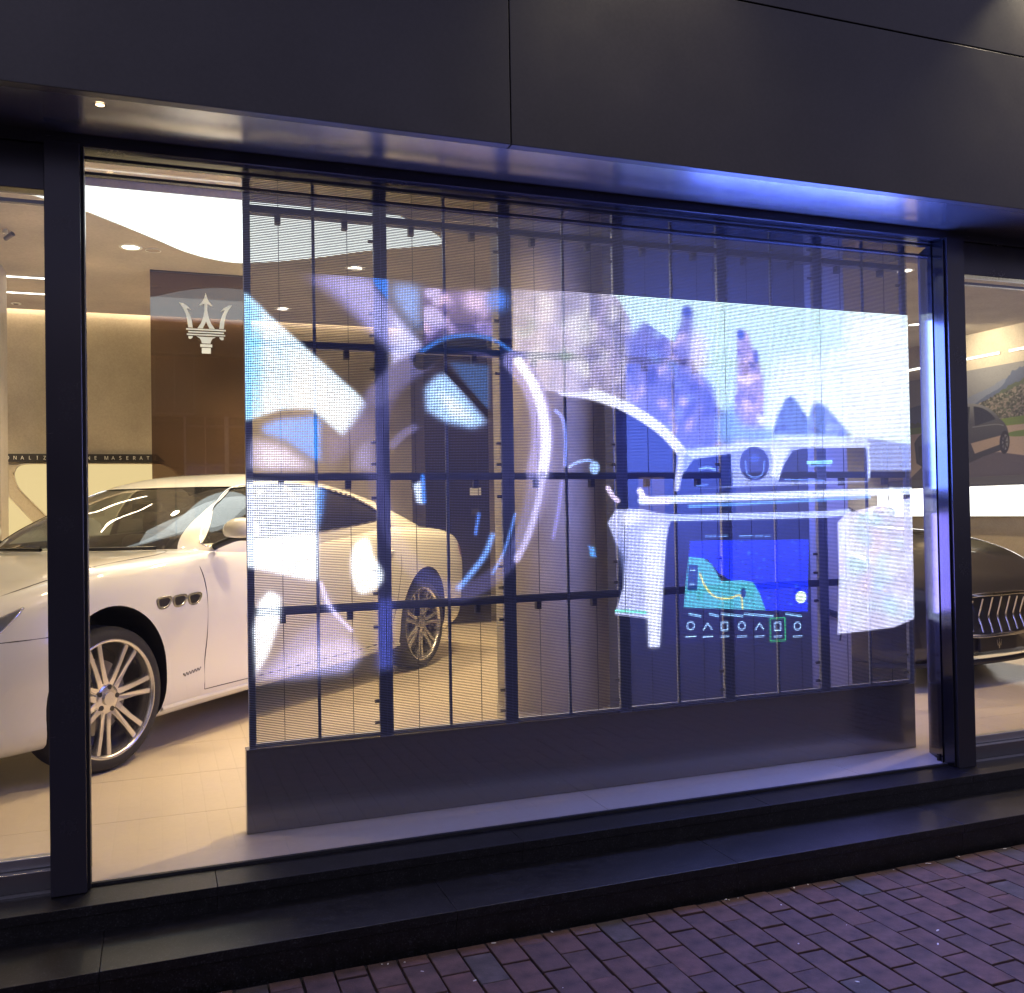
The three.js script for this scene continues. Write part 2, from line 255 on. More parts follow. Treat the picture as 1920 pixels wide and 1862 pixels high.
  ['s', '#5f86dc', 1, 1.6, 130.8, 211.8, 124.9, 230.5, 118.2, 242.7],
  ['s', '#7a86e0', 0.6, 2.2, 153.9, 157.6, 157.4, 160.9, 159.1, 169.5, 158.7, 186.6],
  ['s', '#6a64a4', 1.2, 2.4, 156.8, 195.2, 154.2, 212.2, 151.3, 224.9],
  ['s', '#a8b8f2', 0.5, 1.6, 161.0, 187.5, 165.6, 184.9, 172.5, 183.6],
  ['f', '#d4def8', 1.2, 0, 78.1, 196.0, 83.0, 194.0, 83.2, 206.5, 79.5, 205.3],
  ['s', '#3f7ff0', 0.8, 2, 83.0, 191.9, 83.6, 204.9],
  ['s', '#54507c', 1.4, 4, 68.4, 176.6, 74.1, 170.6, 79.3, 167.7],
  ['e', '#9fc0fa', 1.2, 0, 175.4, 187.8, 3.1, 3.8],
  ['s', '#7f9fe6', 0.4, 1.2, 163.0, 186.3, 168.2, 184.7, 174.3, 184.0],
  ['e', '#3f9fe8', 1.2, 0, 173.3, 232.9, 1.8, 3.1],
  ['s', '#3f7fd8', 0.6, 1.2, 171.3, 229.8, 175.3, 235.7],
];
const LEDK = 8;
// where the lit picture glows: x, y, width, height, strength, colour, strength of the added light thrown backwards
const SCREENLIGHT = [[2.95, 1.95, 1.2, 0.85, 24, [0.11, 0.19, 1.0], 15], [0.6, 1.75, 0.5, 0.9, 5, [0.30, 0.32, 1.0]], [3.3, 1.15, 0.5, 0.5, 7, [0.26, 0.22, 1.0], 4], [1.6, 1.9, 1.2, 0.8, 3, [0.22, 0.24, 1.0]], [2.2, 1.15, 0.3, 0.4, 2, [0.16, 0.22, 1.0], 4]];

// ---------------------------------------------------------------- street: ground, brick pavement, granite steps
{
  const ground = structure('ground', 'dark bedding under the brick pavement and street');
  const g = new THREE.PlaneGeometry(300, 300); g.rotateX(-Math.PI / 2); g.translate(0, -0.012, 0);
  part('ground_sheet', metric(g), M([0.055, 0.045, 0.04], 0.95, 0, { map: brickMaps[0] }), ground);

  const pavement = structure('pavement', 'reddish clinker brick pavement before the showroom steps');
  const CP = 0.1015, L = 0.1965, GAP = 0.0068, Z0 = 0.4735;
  const tones = [[0.19, 0.10, 0.082], [0.175, 0.095, 0.082], [0.20, 0.10, 0.08], [0.16, 0.09, 0.082], [0.18, 0.102, 0.086], [0.14, 0.11, 0.10]];
  const mats = tones.map((t, k) => M(t, 0.82, 0, { map: brickMaps[k % 3], bumpMap: brickBump, bumpScale: 0.0012 }));
  const single = [], rest = tones.map(() => []), cache = new Map();
  const brickGeo = (len) => { const k = Math.round(len * 200); if (!cache.has(k)) { const w = CP - GAP, l = len - GAP; const g = new RoundedBoxGeometry(w, 0.03, l, 1, 0.0028); cache.set(k, metric(g)); } return cache.get(k); };
  for (let c = -45; c < 85; c++) {
    const xc = 2.38 + c * CP, odd = ((c % 2) + 2) % 2;
    let cuts = [Z0];
    const base = 0.932 + (odd ? -0.0955 : 0);
    if (xc > 2.43) cuts.push(0.643);
    for (let k = -4; k < 26; k++) { const z = base + k * L; if (z > cuts[cuts.length - 1] + 0.045) cuts.push(z); }
    for (let k = 0; k + 1 < cuts.length; k++) {
      const a = cuts[k], b = cuts[k + 1], zc = (a + b) / 2;
      const tone = Math.floor(rnd() * 5.35), dy = (rnd() - 0.5) * 0.005, tx = (rnd() - 0.5) * 0.014, tz = (rnd() - 0.5) * 0.014, ry = (rnd() - 0.5) * 0.02;
      const m4 = new THREE.Matrix4().compose(new THREE.Vector3(xc + (rnd() - 0.5) * 0.002, -0.015 + dy, zc), new THREE.Quaternion().setFromEuler(new THREE.Euler(tx, ry, tz)), new THREE.Vector3(1, 1, 1));
      // the wedge of pavement in view
      const inView = zc < 1.75 && xc > 0.75 - 0.9 * (zc - 0.47) * 0.4 && xc < 3.75 - 0.55 * (zc - 0.47) && xc > 0.30;
      if (inView && single.length < 292) single.push([brickGeo(b - a), m4, mats[tone]]);
      else { const g = brickGeo(b - a).clone().applyMatrix4(m4); rest[tone].push(g); }
    }
  }
  single.forEach(([g, m4, m]) => { const o = part('brick', g, m, pavement); o.applyMatrix4(m4); });
  rest.forEach((gs, k) => { if (gs.length) { const o = part('brick_field', mergeGeometries(gs), mats[k], pavement); o.userData.kind = 'stuff'; } });

  // light scraps trodden into the joints
  const bits = [];
  for (let k = 0; k < 30; k++) {
    const g = new THREE.DodecahedronGeometry(0.0016 + rnd() * 0.0022, 0); g.scale(1 + rnd() * 2.2, 0.4, 1); g.rotateY(rnd() * 3);
    const near = rnd() < 0.4; g.translate(0.6 + rnd() * 2.8, 0.002, near ? 0.478 + rnd() * 0.02 : 0.5 + rnd() * 0.9); bits.push(g);
  }
  const litter = part('litter', mergeGeometries(bits), M([0.6, 0.58, 0.55], 0.8), scene, 'pale crumbs of litter scattered on the brick pavement');
  litter.userData.kind = 'stuff'; litter.userData.category = 'litter';

  const steps = structure('granite_steps', 'two polished black granite steps under the shop window');
  const cuts = [-4.57, -3.47, -2.374, -1.276, -0.18, 0.918, 2.016, 3.114, 4.212, 5.31, 6.41];
  for (let k = 0; k + 1 < cuts.length; k++) {
    const a = cuts[k] + 0.0005, b = cuts[k + 1] - 0.0005;
    part('tread_slab', box(a, b, 0.086, 0.118, 0.13, 0.462, 0.0018), mat.granite, steps);
    part('riser_slab', box(a, b, -0.03, 0.0855, 0.40, 0.452), mat.granite, steps);
    part('tread_slab', box(a + 0.35, b + 0.35, 0.176, 0.208, -0.09, 0.175, 0.0018), mat.granite, steps);
    part('riser_slab', box(a + 0.35, b + 0.35, 0.10, 0.1755, 0.12, 0.163), mat.granite, steps);
  }
  part('step_core', [box(-5, 7.5, -0.02, 0.0855, -0.05, 0.39), box(-5, 7.5, 0.0865, 0.1755, -0.05, 0.115)], mat.charcoal, steps);
}

// ---------------------------------------------------------------- shop front
const GLASSX0 = -0.236, GLASSX1 = 3.475;
{
  const f = thing('shop_front', 'dark metal shop front with wide fascia, glossy soffit and window columns', 'shop front');
  // fascia panels in two rows with open joints
  for (const [a, b] of [[-4.82, -1.82], [-1.82, 1.182], [1.182, 4.182], [4.182, 7.22]]) part('fascia_panel', box(a + 0.002, b - 0.002, 2.745, 3.425, 0.362, 0.402, 0.003), mat.fascia, f);
  for (const [a, b] of [[-4.82, -0.28], [-0.28, 4.42], [4.42, 7.22]]) part('fascia_panel', box(a + 0.002, b - 0.002, 3.430, 4.75, 0.362, 0.402, 0.003), mat.fascia, f);
  part('fascia_backing', box(-4.78, 7.22, 2.76, 4.78, 0.20, 0.358), mat.black, f);
  part('soffit_panel', box(-4.78, 7.22, 2.746, 2.7585, 0.036, 0.3605), mat.soffit, f);
  part('head_beam', box(-4.78, 7.22, 2.708, 2.798, -0.10, 0.034, 0.003), mat.frame, f);
  part('upper_wall', box(-4.78, 7.22, 2.8, 4.78, -0.16, 0.198), mat.wall, f);
  // columns
  part('column', box(-0.347, -0.237, 0.209, 2.7075, -0.20, 0.062, 0.004), mat.frame, f);
  const upright = (pts, y0, y1) => { const g = new THREE.ExtrudeGeometry(shapeOf(pts), { depth: y1 - y0, bevelEnabled: false }); g.rotateX(Math.PI / 2); g.translate(0, y1, 0); return metric(g); }; // drawn in (x, z)
  part('column', upright([[3.50, 0.062], [3.604, 0.062], [3.604, -0.20], [3.593, -0.20], [3.50, -0.022]], 0.209, 2.7075), mat.frame, f);
  // polished jamb lining the window side of the far column, in two steps
  part('jamb_lining', box(3.488, 3.4995, 0.2095, 2.70, -0.015, 0.048, 0.002), mat.jamb, f);
  part('jamb_lining', upright([[3.488, -0.026], [3.496, -0.026], [3.588, -0.204], [3.580, -0.206]], 0.2135, 2.70), mat.jamb, f);
  part('floor_catch', [box(3.500, 3.508, 0.2135, 0.245, -0.075, -0.062), box(3.492, 3.4995, 0.232, 0.238, -0.075, -0.062)], mat.black, f);
  part('glazing_bead', box(-0.2365, -0.228, 0.2095, 2.7075, -0.03, 0.03), mat.rubber, f);
  // window rails near the head
  part('head_rail', box(-0.228, 3.487, 2.684, 2.696, -0.045, -0.02), mat.frame, f);
  part('head_rail', box(-0.228, 3.487, 2.637, 2.647, -0.06, -0.035), mat.frame, f);
  part('sill_gasket', box(-0.228, 3.487, 0.2085, 0.219, -0.008, 0.008), mat.rubber, f);
  part('window_pane', metric(new THREE.PlaneGeometry(3.715, 2.489)).translate(1.6295, 1.4635, 0), mat.glass, f, 'large clear pane before the video screen');
  // side bays: transom panel, bottom rail, silver bead, pane
  for (const [a, b] of [[-4.7, -0.3475], [3.6045, 7.2]]) {
    part('transom_panel', box(a, b, 2.552, 2.7075, -0.05, 0.02, 0.002), mat.frame, f);
    part('head_bead', box(a, b, 2.512, 2.524, -0.03, -0.008), mat.frame, f);
    part('bottom_rail', box(a, b, 0.222, 0.287, -0.05, 0.02, 0.003), mat.plinth, f);
    part('threshold', box(a, b, 0.2085, 0.2215, -0.06, 0.012), mat.alu, f);
    part('glazing_bead', box(a, b, 0.2875, 0.325, -0.045, -0.012, 0.004), mat.alu, f);
    part('window_pane', metric(new THREE.PlaneGeometry(b - a, 2.265)).translate((a + b) / 2, 1.4195, -0.005), mat.glass, f, a < 0 ? 'pane of the bay before the front of the white car' : 'pane of the bay before the dark car');
  }
  // window return walls far to either side
  part('end_wall', box(-4.9, -4.705, 0.2, 4.78, -7.4, 0.30), mat.fascia, f); part('end_wall', box(7.205, 7.4, 0.2, 4.78, -0.2, 0.30), mat.fascia, f);
}
// downlight in the soffit
{
  const d = thing('soffit_downlight', 'small warm downlight set in the glossy soffit by the near column', 'downlight', [-0.160, 2.746, 0.31]);
  const ring = new THREE.RingGeometry(0.013, 0.021, 28); ring.rotateX(Math.PI / 2); ring.translate(0, -0.0015, 0); part('trim_ring', ring, mat.chrome, d);
  const lens = new THREE.CircleGeometry(0.013, 24); lens.rotateX(Math.PI / 2); lens.translate(0, -0.001, 0); part('lamp_lens', lens, glow(1, 0.72, 0.38, 5), d);
  const s = new THREE.SpotLight(rgb(1, 0.74, 0.42), 0.35, 0, 0.6, 0.8); s.position.set(-0.160, 2.735, 0.31); s.target.position.set(-0.160, 0, 0.34); s.castShadow = true; scene.add(s, s.target);
}
// wall lamps above the picture wash the upper fascia
for (const [x, k, lab] of [[3.85, 9, 'black cylinder wall lamp high on the fascia above the far column'], [1.75, 5, 'black cylinder wall lamp high on the fascia above the video screen']]) {
  const w = thing('wall_lamp', lab, 'lamp', [x, 4.15, 0.402], 'wall lamps above the fascia joint');
  const c = cyl(0.04, 0.04, 0.18); c.translate(0, 0, 0.10); part('lamp_housing', c, mat.black, w);
  part('bracket', box(-0.02, 0.02, -0.03, 0.03, 0, 0.065), mat.black, w);
  const l = new THREE.CircleGeometry(0.032, 24); l.rotateX(Math.PI / 2); l.translate(0, -0.092, 0.10); part('lamp_lens', l, glow(1, 0.86, 0.6, 4), w);
  const s = new THREE.SpotLight(rgb(1, 0.86, 0.6), k, 0, 0.85, 1); s.position.set(x, 4.05, 0.502); s.target.position.set(x, 0, 0.42); s.castShadow = true; scene.add(s, s.target);
}

// ---------------------------------------------------------------- showroom shell
{
  const fl = structure('showroom_floor', 'pale beige large format tile floor inside the showroom');
  part('screed', box(-4.7, 9.7, 0.0, 0.2085, -7.3, -0.095), mat.grout, fl);
  part('grout_bed', box(-4.7, 9.7, 0.2086, 0.2105, -7.3, -0.0085), mat.grout, fl);
  const TX = 1.285, TZ = 0.65;
  for (let i = -4; i < 8; i++) for (let j = 0; j < 12; j++) {
    const x0 = Math.max(0.435 + i * TX, -4.7), x1 = Math.min(0.435 + (i + 1) * TX, 9.5), z1 = j ? -0.03 - (j - 1) * TZ : -0.0085, z0 = Math.max(j ? -0.03 - j * TZ : -0.03, -7.12);
    if (x1 - x0 < 0.02 || z1 - z0 < 0.005) continue;
    const g = 0.0012;
    part('floor_tile', box(x0 + g, x1 - g, 0.2108, FL, z0 + g, z1 - g), mat.tile, fl);
  }
  const back = structure('showroom_wall_back', 'beige back wall of the showroom');
  part('back_wall', box(-4.7, 9.7, 0.2, 4.1, -7.32, -7.12), mat.wall, back);
  const side = structure('showroom_wall_side', 'cream side wall of the showroom behind the poster');
  part('side_wall', box(9.5, 9.7, 0.2, 4.1, -7.12, 0.2), mat.wall, side);
  part('side_wall_return', box(7.4, 9.5, 0.2, 4.1, -0.2, 0.2), mat.wall, side);
  const ce = structure('showroom_ceiling', 'cream plaster ceiling of the showroom');
  // main ceiling with a slot along the back wall for its cove light
  part('ceiling_slab', box(-4.7, 9.5, CEIL, 3.70, -7.02, -2.98), mat.ceiling, ce);
  part('window_ceiling', box(-4.7, 9.5, 3.602, 3.72, -2.975, -0.165), mat.lacquer, ce);
  part('roof_slab', box(-4.9, 9.7, 4.1, 4.3, -7.32, 0.2), mat.charcoal, ce);
}
// cove light along the back wall
{
  const c = thing('cove_light', 'long hidden warm cove light where the ceiling meets the back wall', 'light');
  part('light_strip', box(-4.6, 2.6, 3.60, 3.615, -7.10, -7.075), glow(1, 0.72, 0.42, 1.5), c);
  const r = new THREE.RectAreaLight(rgb(1, 0.72, 0.42), 17, 7.2, 0.03); r.position.set(-1.0, 3.595, -7.075); r.lookAt(-1.0, 0, -7.10); scene.add(r);
}
// luminous leaf-shaped ceiling
{
  const t = thing('ceiling_light', 'large luminous white leaf shaped ceiling light above the white car', 'ceiling light', [0, CEIL, 0]);
  const pts = [[-1.5, -2.985], [-1.0, -3.05], [-0.449, -3.51], [-0.154, -3.88], [0.029, -4.12], [0.186, -4.335], [0.352, -4.49], [0.523, -4.58], [0.651, -4.595], [0.938, -4.463], [1.251, -4.231], [1.618, -3.90], [2.08, -3.60], [2.107, -3.52], [1.86, -3.20], [1.62, -2.985]];
  const sh = shapeOf(pts.map(([x, z]) => [x, -z]));
  const g = new THREE.ExtrudeGeometry(sh, { depth: 0.006, bevelEnabled: false }); g.rotateX(-Math.PI / 2); g.translate(0, -0.0075, 0);
  part('diffuser', g, glow(0.93, 1.0, 0.97, 1.25), t);
  const edge = pts.slice(1).map(([x, z]) => [x, -0.004, z]);
  part('trim', tube(edge, 0.005, 120, 5), mat.whiteVinyl, t);
  const r = new THREE.RectAreaLight(rgb(0.93, 1.0, 0.97), 1.25, 2.3, 1.0); r.position.set(0.55, CEIL - 0.02, -3.62); r.lookAt(0.55, 0, -3.62); scene.add(r);
}
// recessed downlights
const DL = [
  [-0.185, -4.373, 'bright oval downlight in the ceiling left of the trident panel', 16],
  [1.592, -4.501, 'bright downlight in the ceiling behind the second video screen post', 30],
  [2.228, -3.165, 'bright downlight at the tip of the leaf shaped ceiling light', 34],
  [-2.3, -3.0, 'downlight in the ceiling above the nose of the white car', 5.5],
  [-2.2, -5.6, 'downlight in the ceiling by the back wall corner', 44],
  [1.2, -6.3, 'added downlight in the ceiling close to the back wall right of the trident panel', 15],  // lamp added to brighten the back wall behind the screen
  [4.6, -4.6, 'downlight in the ceiling right of the black pillar', 26],
  [6.3, -3.2, 'downlight in the ceiling above the dark car cabin', 22],
  [8.3, -5.2, 'downlight in the ceiling before the mountain poster', 12],
];
for (const [x, z, lab, I] of DL) {
  const d = thing('downlight', lab, 'downlight', [x, CEIL, z], 'recessed ceiling downlights');
  const ring = new THREE.LatheGeometry([[0.062, -0.001], [0.066, -0.007], [0.085, -0.006], [0.088, -0.0005]].map((p) => new THREE.Vector2(...p)), 36); part('trim_ring', ring, mat.whiteVinyl, d);
  const lens = new THREE.CircleGeometry(0.064, 32); lens.rotateX(Math.PI / 2); lens.translate(0, -0.003, 0); part('lamp_lens', lens, glow(1, 0.9, 0.76, 4), d);
  const s = new THREE.SpotLight(rgb(1, 0.72, 0.38), I, 0, 1.05, 0.7); s.position.set(x, CEIL - 0.02, z); s.target.position.set(x, 0, z); s.shadow.radius = 3; s.castShadow = true; scene.add(s, s.target);
}
// downlights of the lower ceiling by the window
for (const [x, z, lab, I] of [[-0.9, -0.9, 'downlight in the window ceiling above the near bay floor', 3.2], [0.55, -1.5, 'downlight in the window ceiling beside the video screen edge', 2.5], [1.15, -2.5, 'downlight in the window ceiling left of the round column', 9], [1.55, -1.0, 'downlight in the window ceiling between the video screen and the round column', 18], [5.2, -0.75, 'downlight in the window ceiling above the dark car grille', 12]]) {
  const d = thing('downlight', lab, 'downlight', [x, 3.602, z], 'recessed ceiling downlights');
  const ring = new THREE.LatheGeometry([[0.062, -0.001], [0.066, -0.007], [0.085, -0.006], [0.088, -0.0005]].map((p) => new THREE.Vector2(...p)), 36); part('trim_ring', ring, mat.whiteVinyl, d);
  const lens = new THREE.CircleGeometry(0.064, 32); lens.rotateX(Math.PI / 2); lens.translate(0, -0.003, 0); part('lamp_lens', lens, glow(1, 0.9, 0.76, 4), d);
  const s = new THREE.SpotLight(rgb(1, 0.72, 0.38), I, 0, 0.95, 0.8); s.position.set(x, 3.58, z); s.target.position.set(x, 0, z); s.shadow.radius = 3; s.castShadow = true; scene.add(s, s.target);
}
// strip lights
for (const [x0, x1, z, lab] of [[-1.9, -0.62, -5.61, 'front one of two linear strip lights in the ceiling left of the near column'], [-1.98, -0.64, -6.25, 'rear one of two linear strip lights in the ceiling left of the near column']]) {
  const t = thing('strip_light', lab, 'strip light', [(x0 + x1) / 2, CEIL, z], 'linear ceiling strip lights');
  const h = (x1 - x0) / 2;
  part('housing', box(-h - 0.012, h + 0.012, -0.004, -0.0005, -0.026, 0.026), mat.whiteVinyl, t);
  part('light_diffuser', box(-h, h, -0.008, -0.0045, -0.018, 0.018), glow(1, 0.93, 0.82, 3), t);
  const r = new THREE.RectAreaLight(rgb(1, 0.80, 0.52), 16, x1 - x0, 0.036); r.position.set((x0 + x1) / 2, CEIL - 0.012, z); r.lookAt((x0 + x1) / 2, 0, z); scene.add(r);
}
for (const [z, lab] of [[-5.35, 'short glowing strip standing in for a pane reflection above the poster car'], [-4.7, 'short glowing strip standing in for a pane reflection above the poster mountains'], [-6.4, 'short glowing strip standing in for a pane reflection past the video screen edge']]) {  // glowing bars in place of reflections in the window glass
  const t = thing('reflection_strip', lab, 'strip light', [9.5, 3.25, z], 'glowing strips standing in for pane reflections');
  part('housing', box(-0.012, -0.0005, -0.016, 0.016, -0.26, 0.26), mat.whiteVinyl, t);
  part('light_diffuser', box(-0.018, -0.0125, -0.012, 0.012, -0.25, 0.25), glow(1, 0.95, 0.82, 2.2), t);
}
// wall wash over the poster
{
  const r = new THREE.SpotLight(rgb(1, 0.80, 0.5), 5, 0, 0.75, 1); r.position.set(8.6, CEIL - 0.03, -5.2); r.target.position.set(9.5, 3.2, -5.2); r.castShadow = true; scene.add(r, r.target);
}
{
  const s = thing('ceiling_speaker', 'flush round speaker in the ceiling beside the bright downlight', 'speaker', [-0.022, CEIL, -4.418]);
  const g = cyl(0.055, 0.055, 0.004, 30); g.translate(0, -0.0025, 0); part('grille', g, M([0.36, 0.32, 0.26], 0.8), s);
  part('rim', new THREE.TorusGeometry(0.057, 0.004, 6, 30).rotateX(Math.PI / 2).translate(0, -0.003, 0), mat.whiteVinyl, s);
  const k = thing('ceiling_sensor', 'tiny dark smoke sensor between strip lights and back wall', 'sensor', [-1.28, CEIL, -6.75]);
  part('sensor_body', new THREE.SphereGeometry(0.03, 16, 8, 0, 6.283, Math.PI / 2, Math.PI / 2).scale(1, 0.6, 1), M([0.2, 0.17, 0.13], 0.5), k); part('sensor_base', cyl(0.045, 0.045, 0.008, 20).translate(0, -0.0045, 0), mat.whiteVinyl, k);
  const c = thing('security_camera', 'small bullet security camera hanging from the ceiling left of the near column', 'camera', [-1.02, CEIL, -4.143]); c.scale.setScalar(0.62);
  part('mount', cyl(0.022, 0.03, 0.05, 18).translate(0, -0.025, 0), mat.whiteVinyl, c);
  part('arm', tube([[0, -0.045, 0], [0.01, -0.065, 0.01], [0.02, -0.075, 0.02]], 0.009, 10, 8), mat.whiteVinyl, c);
  const b = part('camera_body', cyl(0.03, 0.027, 0.13, 20), M([0.12, 0.11, 0.11], 0.4), c); b.position.set(0.045, -0.095, 0.05); b.rotation.set(1.1, 0, -0.75);
  const l = part('camera_lens', cyl(0.022, 0.022, 0.006, 20), mat.black, b); l.position.y = 0.066;
}

// ---------------------------------------------------------------- across the street: what the panes mirror
{
  const b = thing('opposite_building', 'dark brick house across the street with a few lit windows', 'building', [1, 0, 22]);
  part('wall', box(-16, 16, -0.01, 6.2, 0, 1), M([0.13, 0.085, 0.07], 0.85, 0, { map: brickMaps[1] }), b);
  part('parapet', box(-16.05, 16.05, 6.201, 6.4, -0.06, 1.02), mat.charcoal, b);
  for (let k = 0; k < 9; k++) for (const y of [0.9, 4.1]) {
    const x = -14.2 + k * 3.4, lit = (k * 5 + (y > 2 ? 3 : 0)) % 4 === 0;
    const w = new THREE.Group(); w.name = 'window'; w.position.set(x, y, 0); b.add(w);
    part('pane', box(-0.45, 0.45, 0, 1.5, -0.012, -0.002), lit ? glow(1, 0.7, 0.4, 0.5) : M([0.02, 0.02, 0.025], 0.08), w);
    part('frame', [box(-0.5, -0.451, -0.05, 1.55, -0.05, -0.001), box(0.451, 0.5, -0.05, 1.55, -0.05, -0.001), box(-0.45, 0.45, 1.501, 1.55, -0.05, -0.001), box(-0.45, 0.45, -0.05, -0.001, -0.05, -0.001), box(-0.02, 0.02, 0, 1.5, -0.03, -0.013)], mat.charcoal, w);
  }
}

// ---------------------------------------------------------------- transparent video screen
{
  const X0 = 0.318, X1 = 3.588, Y0 = 0.545, Y1 = 3.185, NX = 480, NY = 400, NC = 6, NR = 5, Q = NX / 384;
  // the picture it shows, one colour per diode: the inside of a car with trees and sky beyond its windscreen
  const K = 2, cv = document.createElement('canvas'); cv.width = NX * K; cv.height = NY * K;
  const c = cv.getContext('2d'); c.fillStyle = '#000'; c.fillRect(0, 0, cv.width, cv.height); c.scale(K * Q, K * Q); c.lineCap = c.lineJoin = 'round';
  for (const s of PICTURE) {
    if (s[0] === 'i') { // row of small symbols under the map
      c.filter = 'none'; c.fillStyle = '#9fc4f0';
      s.slice(1).forEach(([x, y], k) => {
        c.strokeStyle = '#9fc4f0'; c.lineWidth = 1; c.beginPath();
        if (k % 3 === 0) { c.arc(x, y - 2.5, 2.2, 0, 7); c.moveTo(x - 3, y + 3.5); c.lineTo(x + 3, y + 3.5); } else if (k % 3 === 1) { c.moveTo(x - 2.6, y - 0.5); c.lineTo(x, y - 4); c.lineTo(x + 2.6, y - 0.5); c.moveTo(x - 3, y + 3.5); c.lineTo(x + 3, y + 3.5); } else { c.rect(x - 2, y - 4.5, 4, 4.5); c.moveTo(x - 2.5, y + 3.5); c.lineTo(x + 2.5, y + 3.5); }
        c.stroke(); if (k === 5) { c.strokeStyle = '#1f9e52'; c.strokeRect(x - 5, y - 7, 10, 13); }
      });
      continue;
    }
    if (s[0] === 'm') { // mottled foliage or cloth inside an outline
      const [, cols, blur, n, r, ...v] = s; c.save(); c.beginPath(); let lo = [1e9, 1e9], hi = [-1e9, -1e9];
      for (let k = 0; k < v.length; k += 2) { k ? c.lineTo(v[k], v[k + 1]) : c.moveTo(v[k], v[k + 1]); lo = [Math.min(lo[0], v[k]), Math.min(lo[1], v[k + 1])]; hi = [Math.max(hi[0], v[k]), Math.max(hi[1], v[k + 1])]; }
      c.closePath(); c.clip(); c.filter = blur ? `blur(${(blur * K * Q * 0.42).toFixed(2)}px)` : 'none';
      for (let k = 0; k < n; k++) { c.fillStyle = cols[Math.floor(rnd() * cols.length)]; c.beginPath(); c.ellipse(lo[0] + rnd() * (hi[0] - lo[0]), lo[1] + rnd() * (hi[1] - lo[1]), r * (0.5 + rnd()), r * (0.5 + rnd() * 1.4), rnd() * 3, 0, 7); c.fill(); }
      c.restore(); continue;
    }
    const [kind, col, blur, w, ...v] = s;
    c.filter = blur ? `blur(${(blur * K * Q * 0.42).toFixed(2)}px)` : 'none'; c.fillStyle = c.strokeStyle = col;
    if (kind === 'e') { c.beginPath(); c.ellipse(v[0], v[1], v[2], v[3], 0, 0, 7); c.fill(); continue; }
    const pts = []; for (let k = 0; k < v.length; k += 2) pts.push([v[k], v[k + 1]]);
    c.beginPath();
    if (kind === 's' || w) { const q = new THREE.CatmullRomCurve3(pts.map(([x, y]) => new THREE.Vector3(x, y, 0)), kind === 'f', 'centripetal').getPoints(80); q.forEach((p, k) => (k ? c.lineTo(p.x, p.y) : c.moveTo(p.x, p.y))); }
    else pts.forEach(([x, y], k) => (k ? c.lineTo(x, y) : c.moveTo(x, y)));
    if (kind === 's') { c.lineWidth = w; c.stroke(); } else { c.closePath(); c.fill(); }
  }
  const px = c.getImageData(0, 0, cv.width, cv.height).data, led = new Float32Array(NX * NY * 3);
  for (let j = 0; j < NY; j++) for (let i = 0; i < NX; i++) for (let q = 0; q < 3; q++) {
    let a = 0; for (let y = 0; y < K; y++) for (let x = 0; x < K; x++) a += px[((j * K + y) * NX * K + i * K + x) * 4 + q];
    led[(j * NX + i) * 3 + q] = a / (K * K);
  }
  // nothing is sent to the rows above the picture or below it
  const S = 4, data = new Uint8Array(NX * S * NY * S * 4), mask = [0.12, 1, 1, 0.12];
  for (let j = 0; j < NY * S; j++) for (let i = 0; i < NX * S; i++) {
    const lj = NY - 1 - Math.floor(j / S), li = Math.floor(i / S), m = mask[i % S] * mask[j % S], o = (j * NX * S + i) * 4;
    const off = lj < 93 * Q ? 0 : 1, n = 0.9 + 0.2 * hash(li, lj);
    for (let q = 0; q < 3; q++) { const v = led[(lj * NX + li) * 3 + q]; data[o + q] = v < 10 ? 0 : Math.min(255, v * n * Math.pow(m, 1 / 2.2) * off); }
    data[o + 3] = 255;
  }
  const tex = new THREE.DataTexture(data, NX * S, NY * S); tex.colorSpace = THREE.SRGBColorSpace; tex.magFilter = THREE.LinearFilter; tex.needsUpdate = true;
  const ledMat = new THREE.MeshStandardMaterial({ color: rgb(0.075, 0.082, 0.125), roughness: 0.5, emissive: rgb(0.86, 0.92, 1.0), emissiveMap: tex, emissiveIntensity: LEDK });

  const t = thing('video_screen', 'transparent lattice video screen showing a car interior behind the large pane', 'video screen', [0, FL, 0]);
  const at = (g) => g.translate(0, -FL, 0);
  const PW = (X1 - X0) / NC, PH = (Y1 - Y0) / NR, BAR = (Y1 - Y0) / NY, ZF = -0.290;
  for (let r = 0; r < NR; r++) for (let q = 0; q < NC; q++) {
    const gs = [], xa = X0 + q * PW + 0.001, xb = X0 + (q + 1) * PW - 0.001;
    for (let k = 0; k < NY / NR; k++) {
      const row = r * (NY / NR) + k, y = Y0 + (row + 0.5) * BAR;
      if (y > 2.80) continue;
      const g = new THREE.BoxGeometry(xb - xa, BAR * 0.37, 0.008); const uv = g.attributes.uv;
      for (let n = 0; n < 24; n++) { // box faces: +x -x +y -y +z -z; only the front carries diodes
        const f = Math.floor(n / 4), u = f === 4 ? (q + uv.getX(n)) / NC : 0.0005, v = f === 4 ? (row + uv.getY(n)) / NY : 0.9995;
        uv.setXY(n, u, v);
      }
      g.translate((xa + xb) / 2, y, ZF - 0.004); gs.push(g);
    }
    part('led_module', at(mergeGeometries(gs)), ledMat, t);
  }
  const edge = 0.028;
  for (let q = 0; q <= NC; q++) { const x = X0 + q * PW, a = q === 0 ? x : x - edge, b = q === NC ? x : x + edge; part('post', at(box(a, b, 0.54, 2.79, -0.322, -0.3005, 0.003)), mat.post, t); }
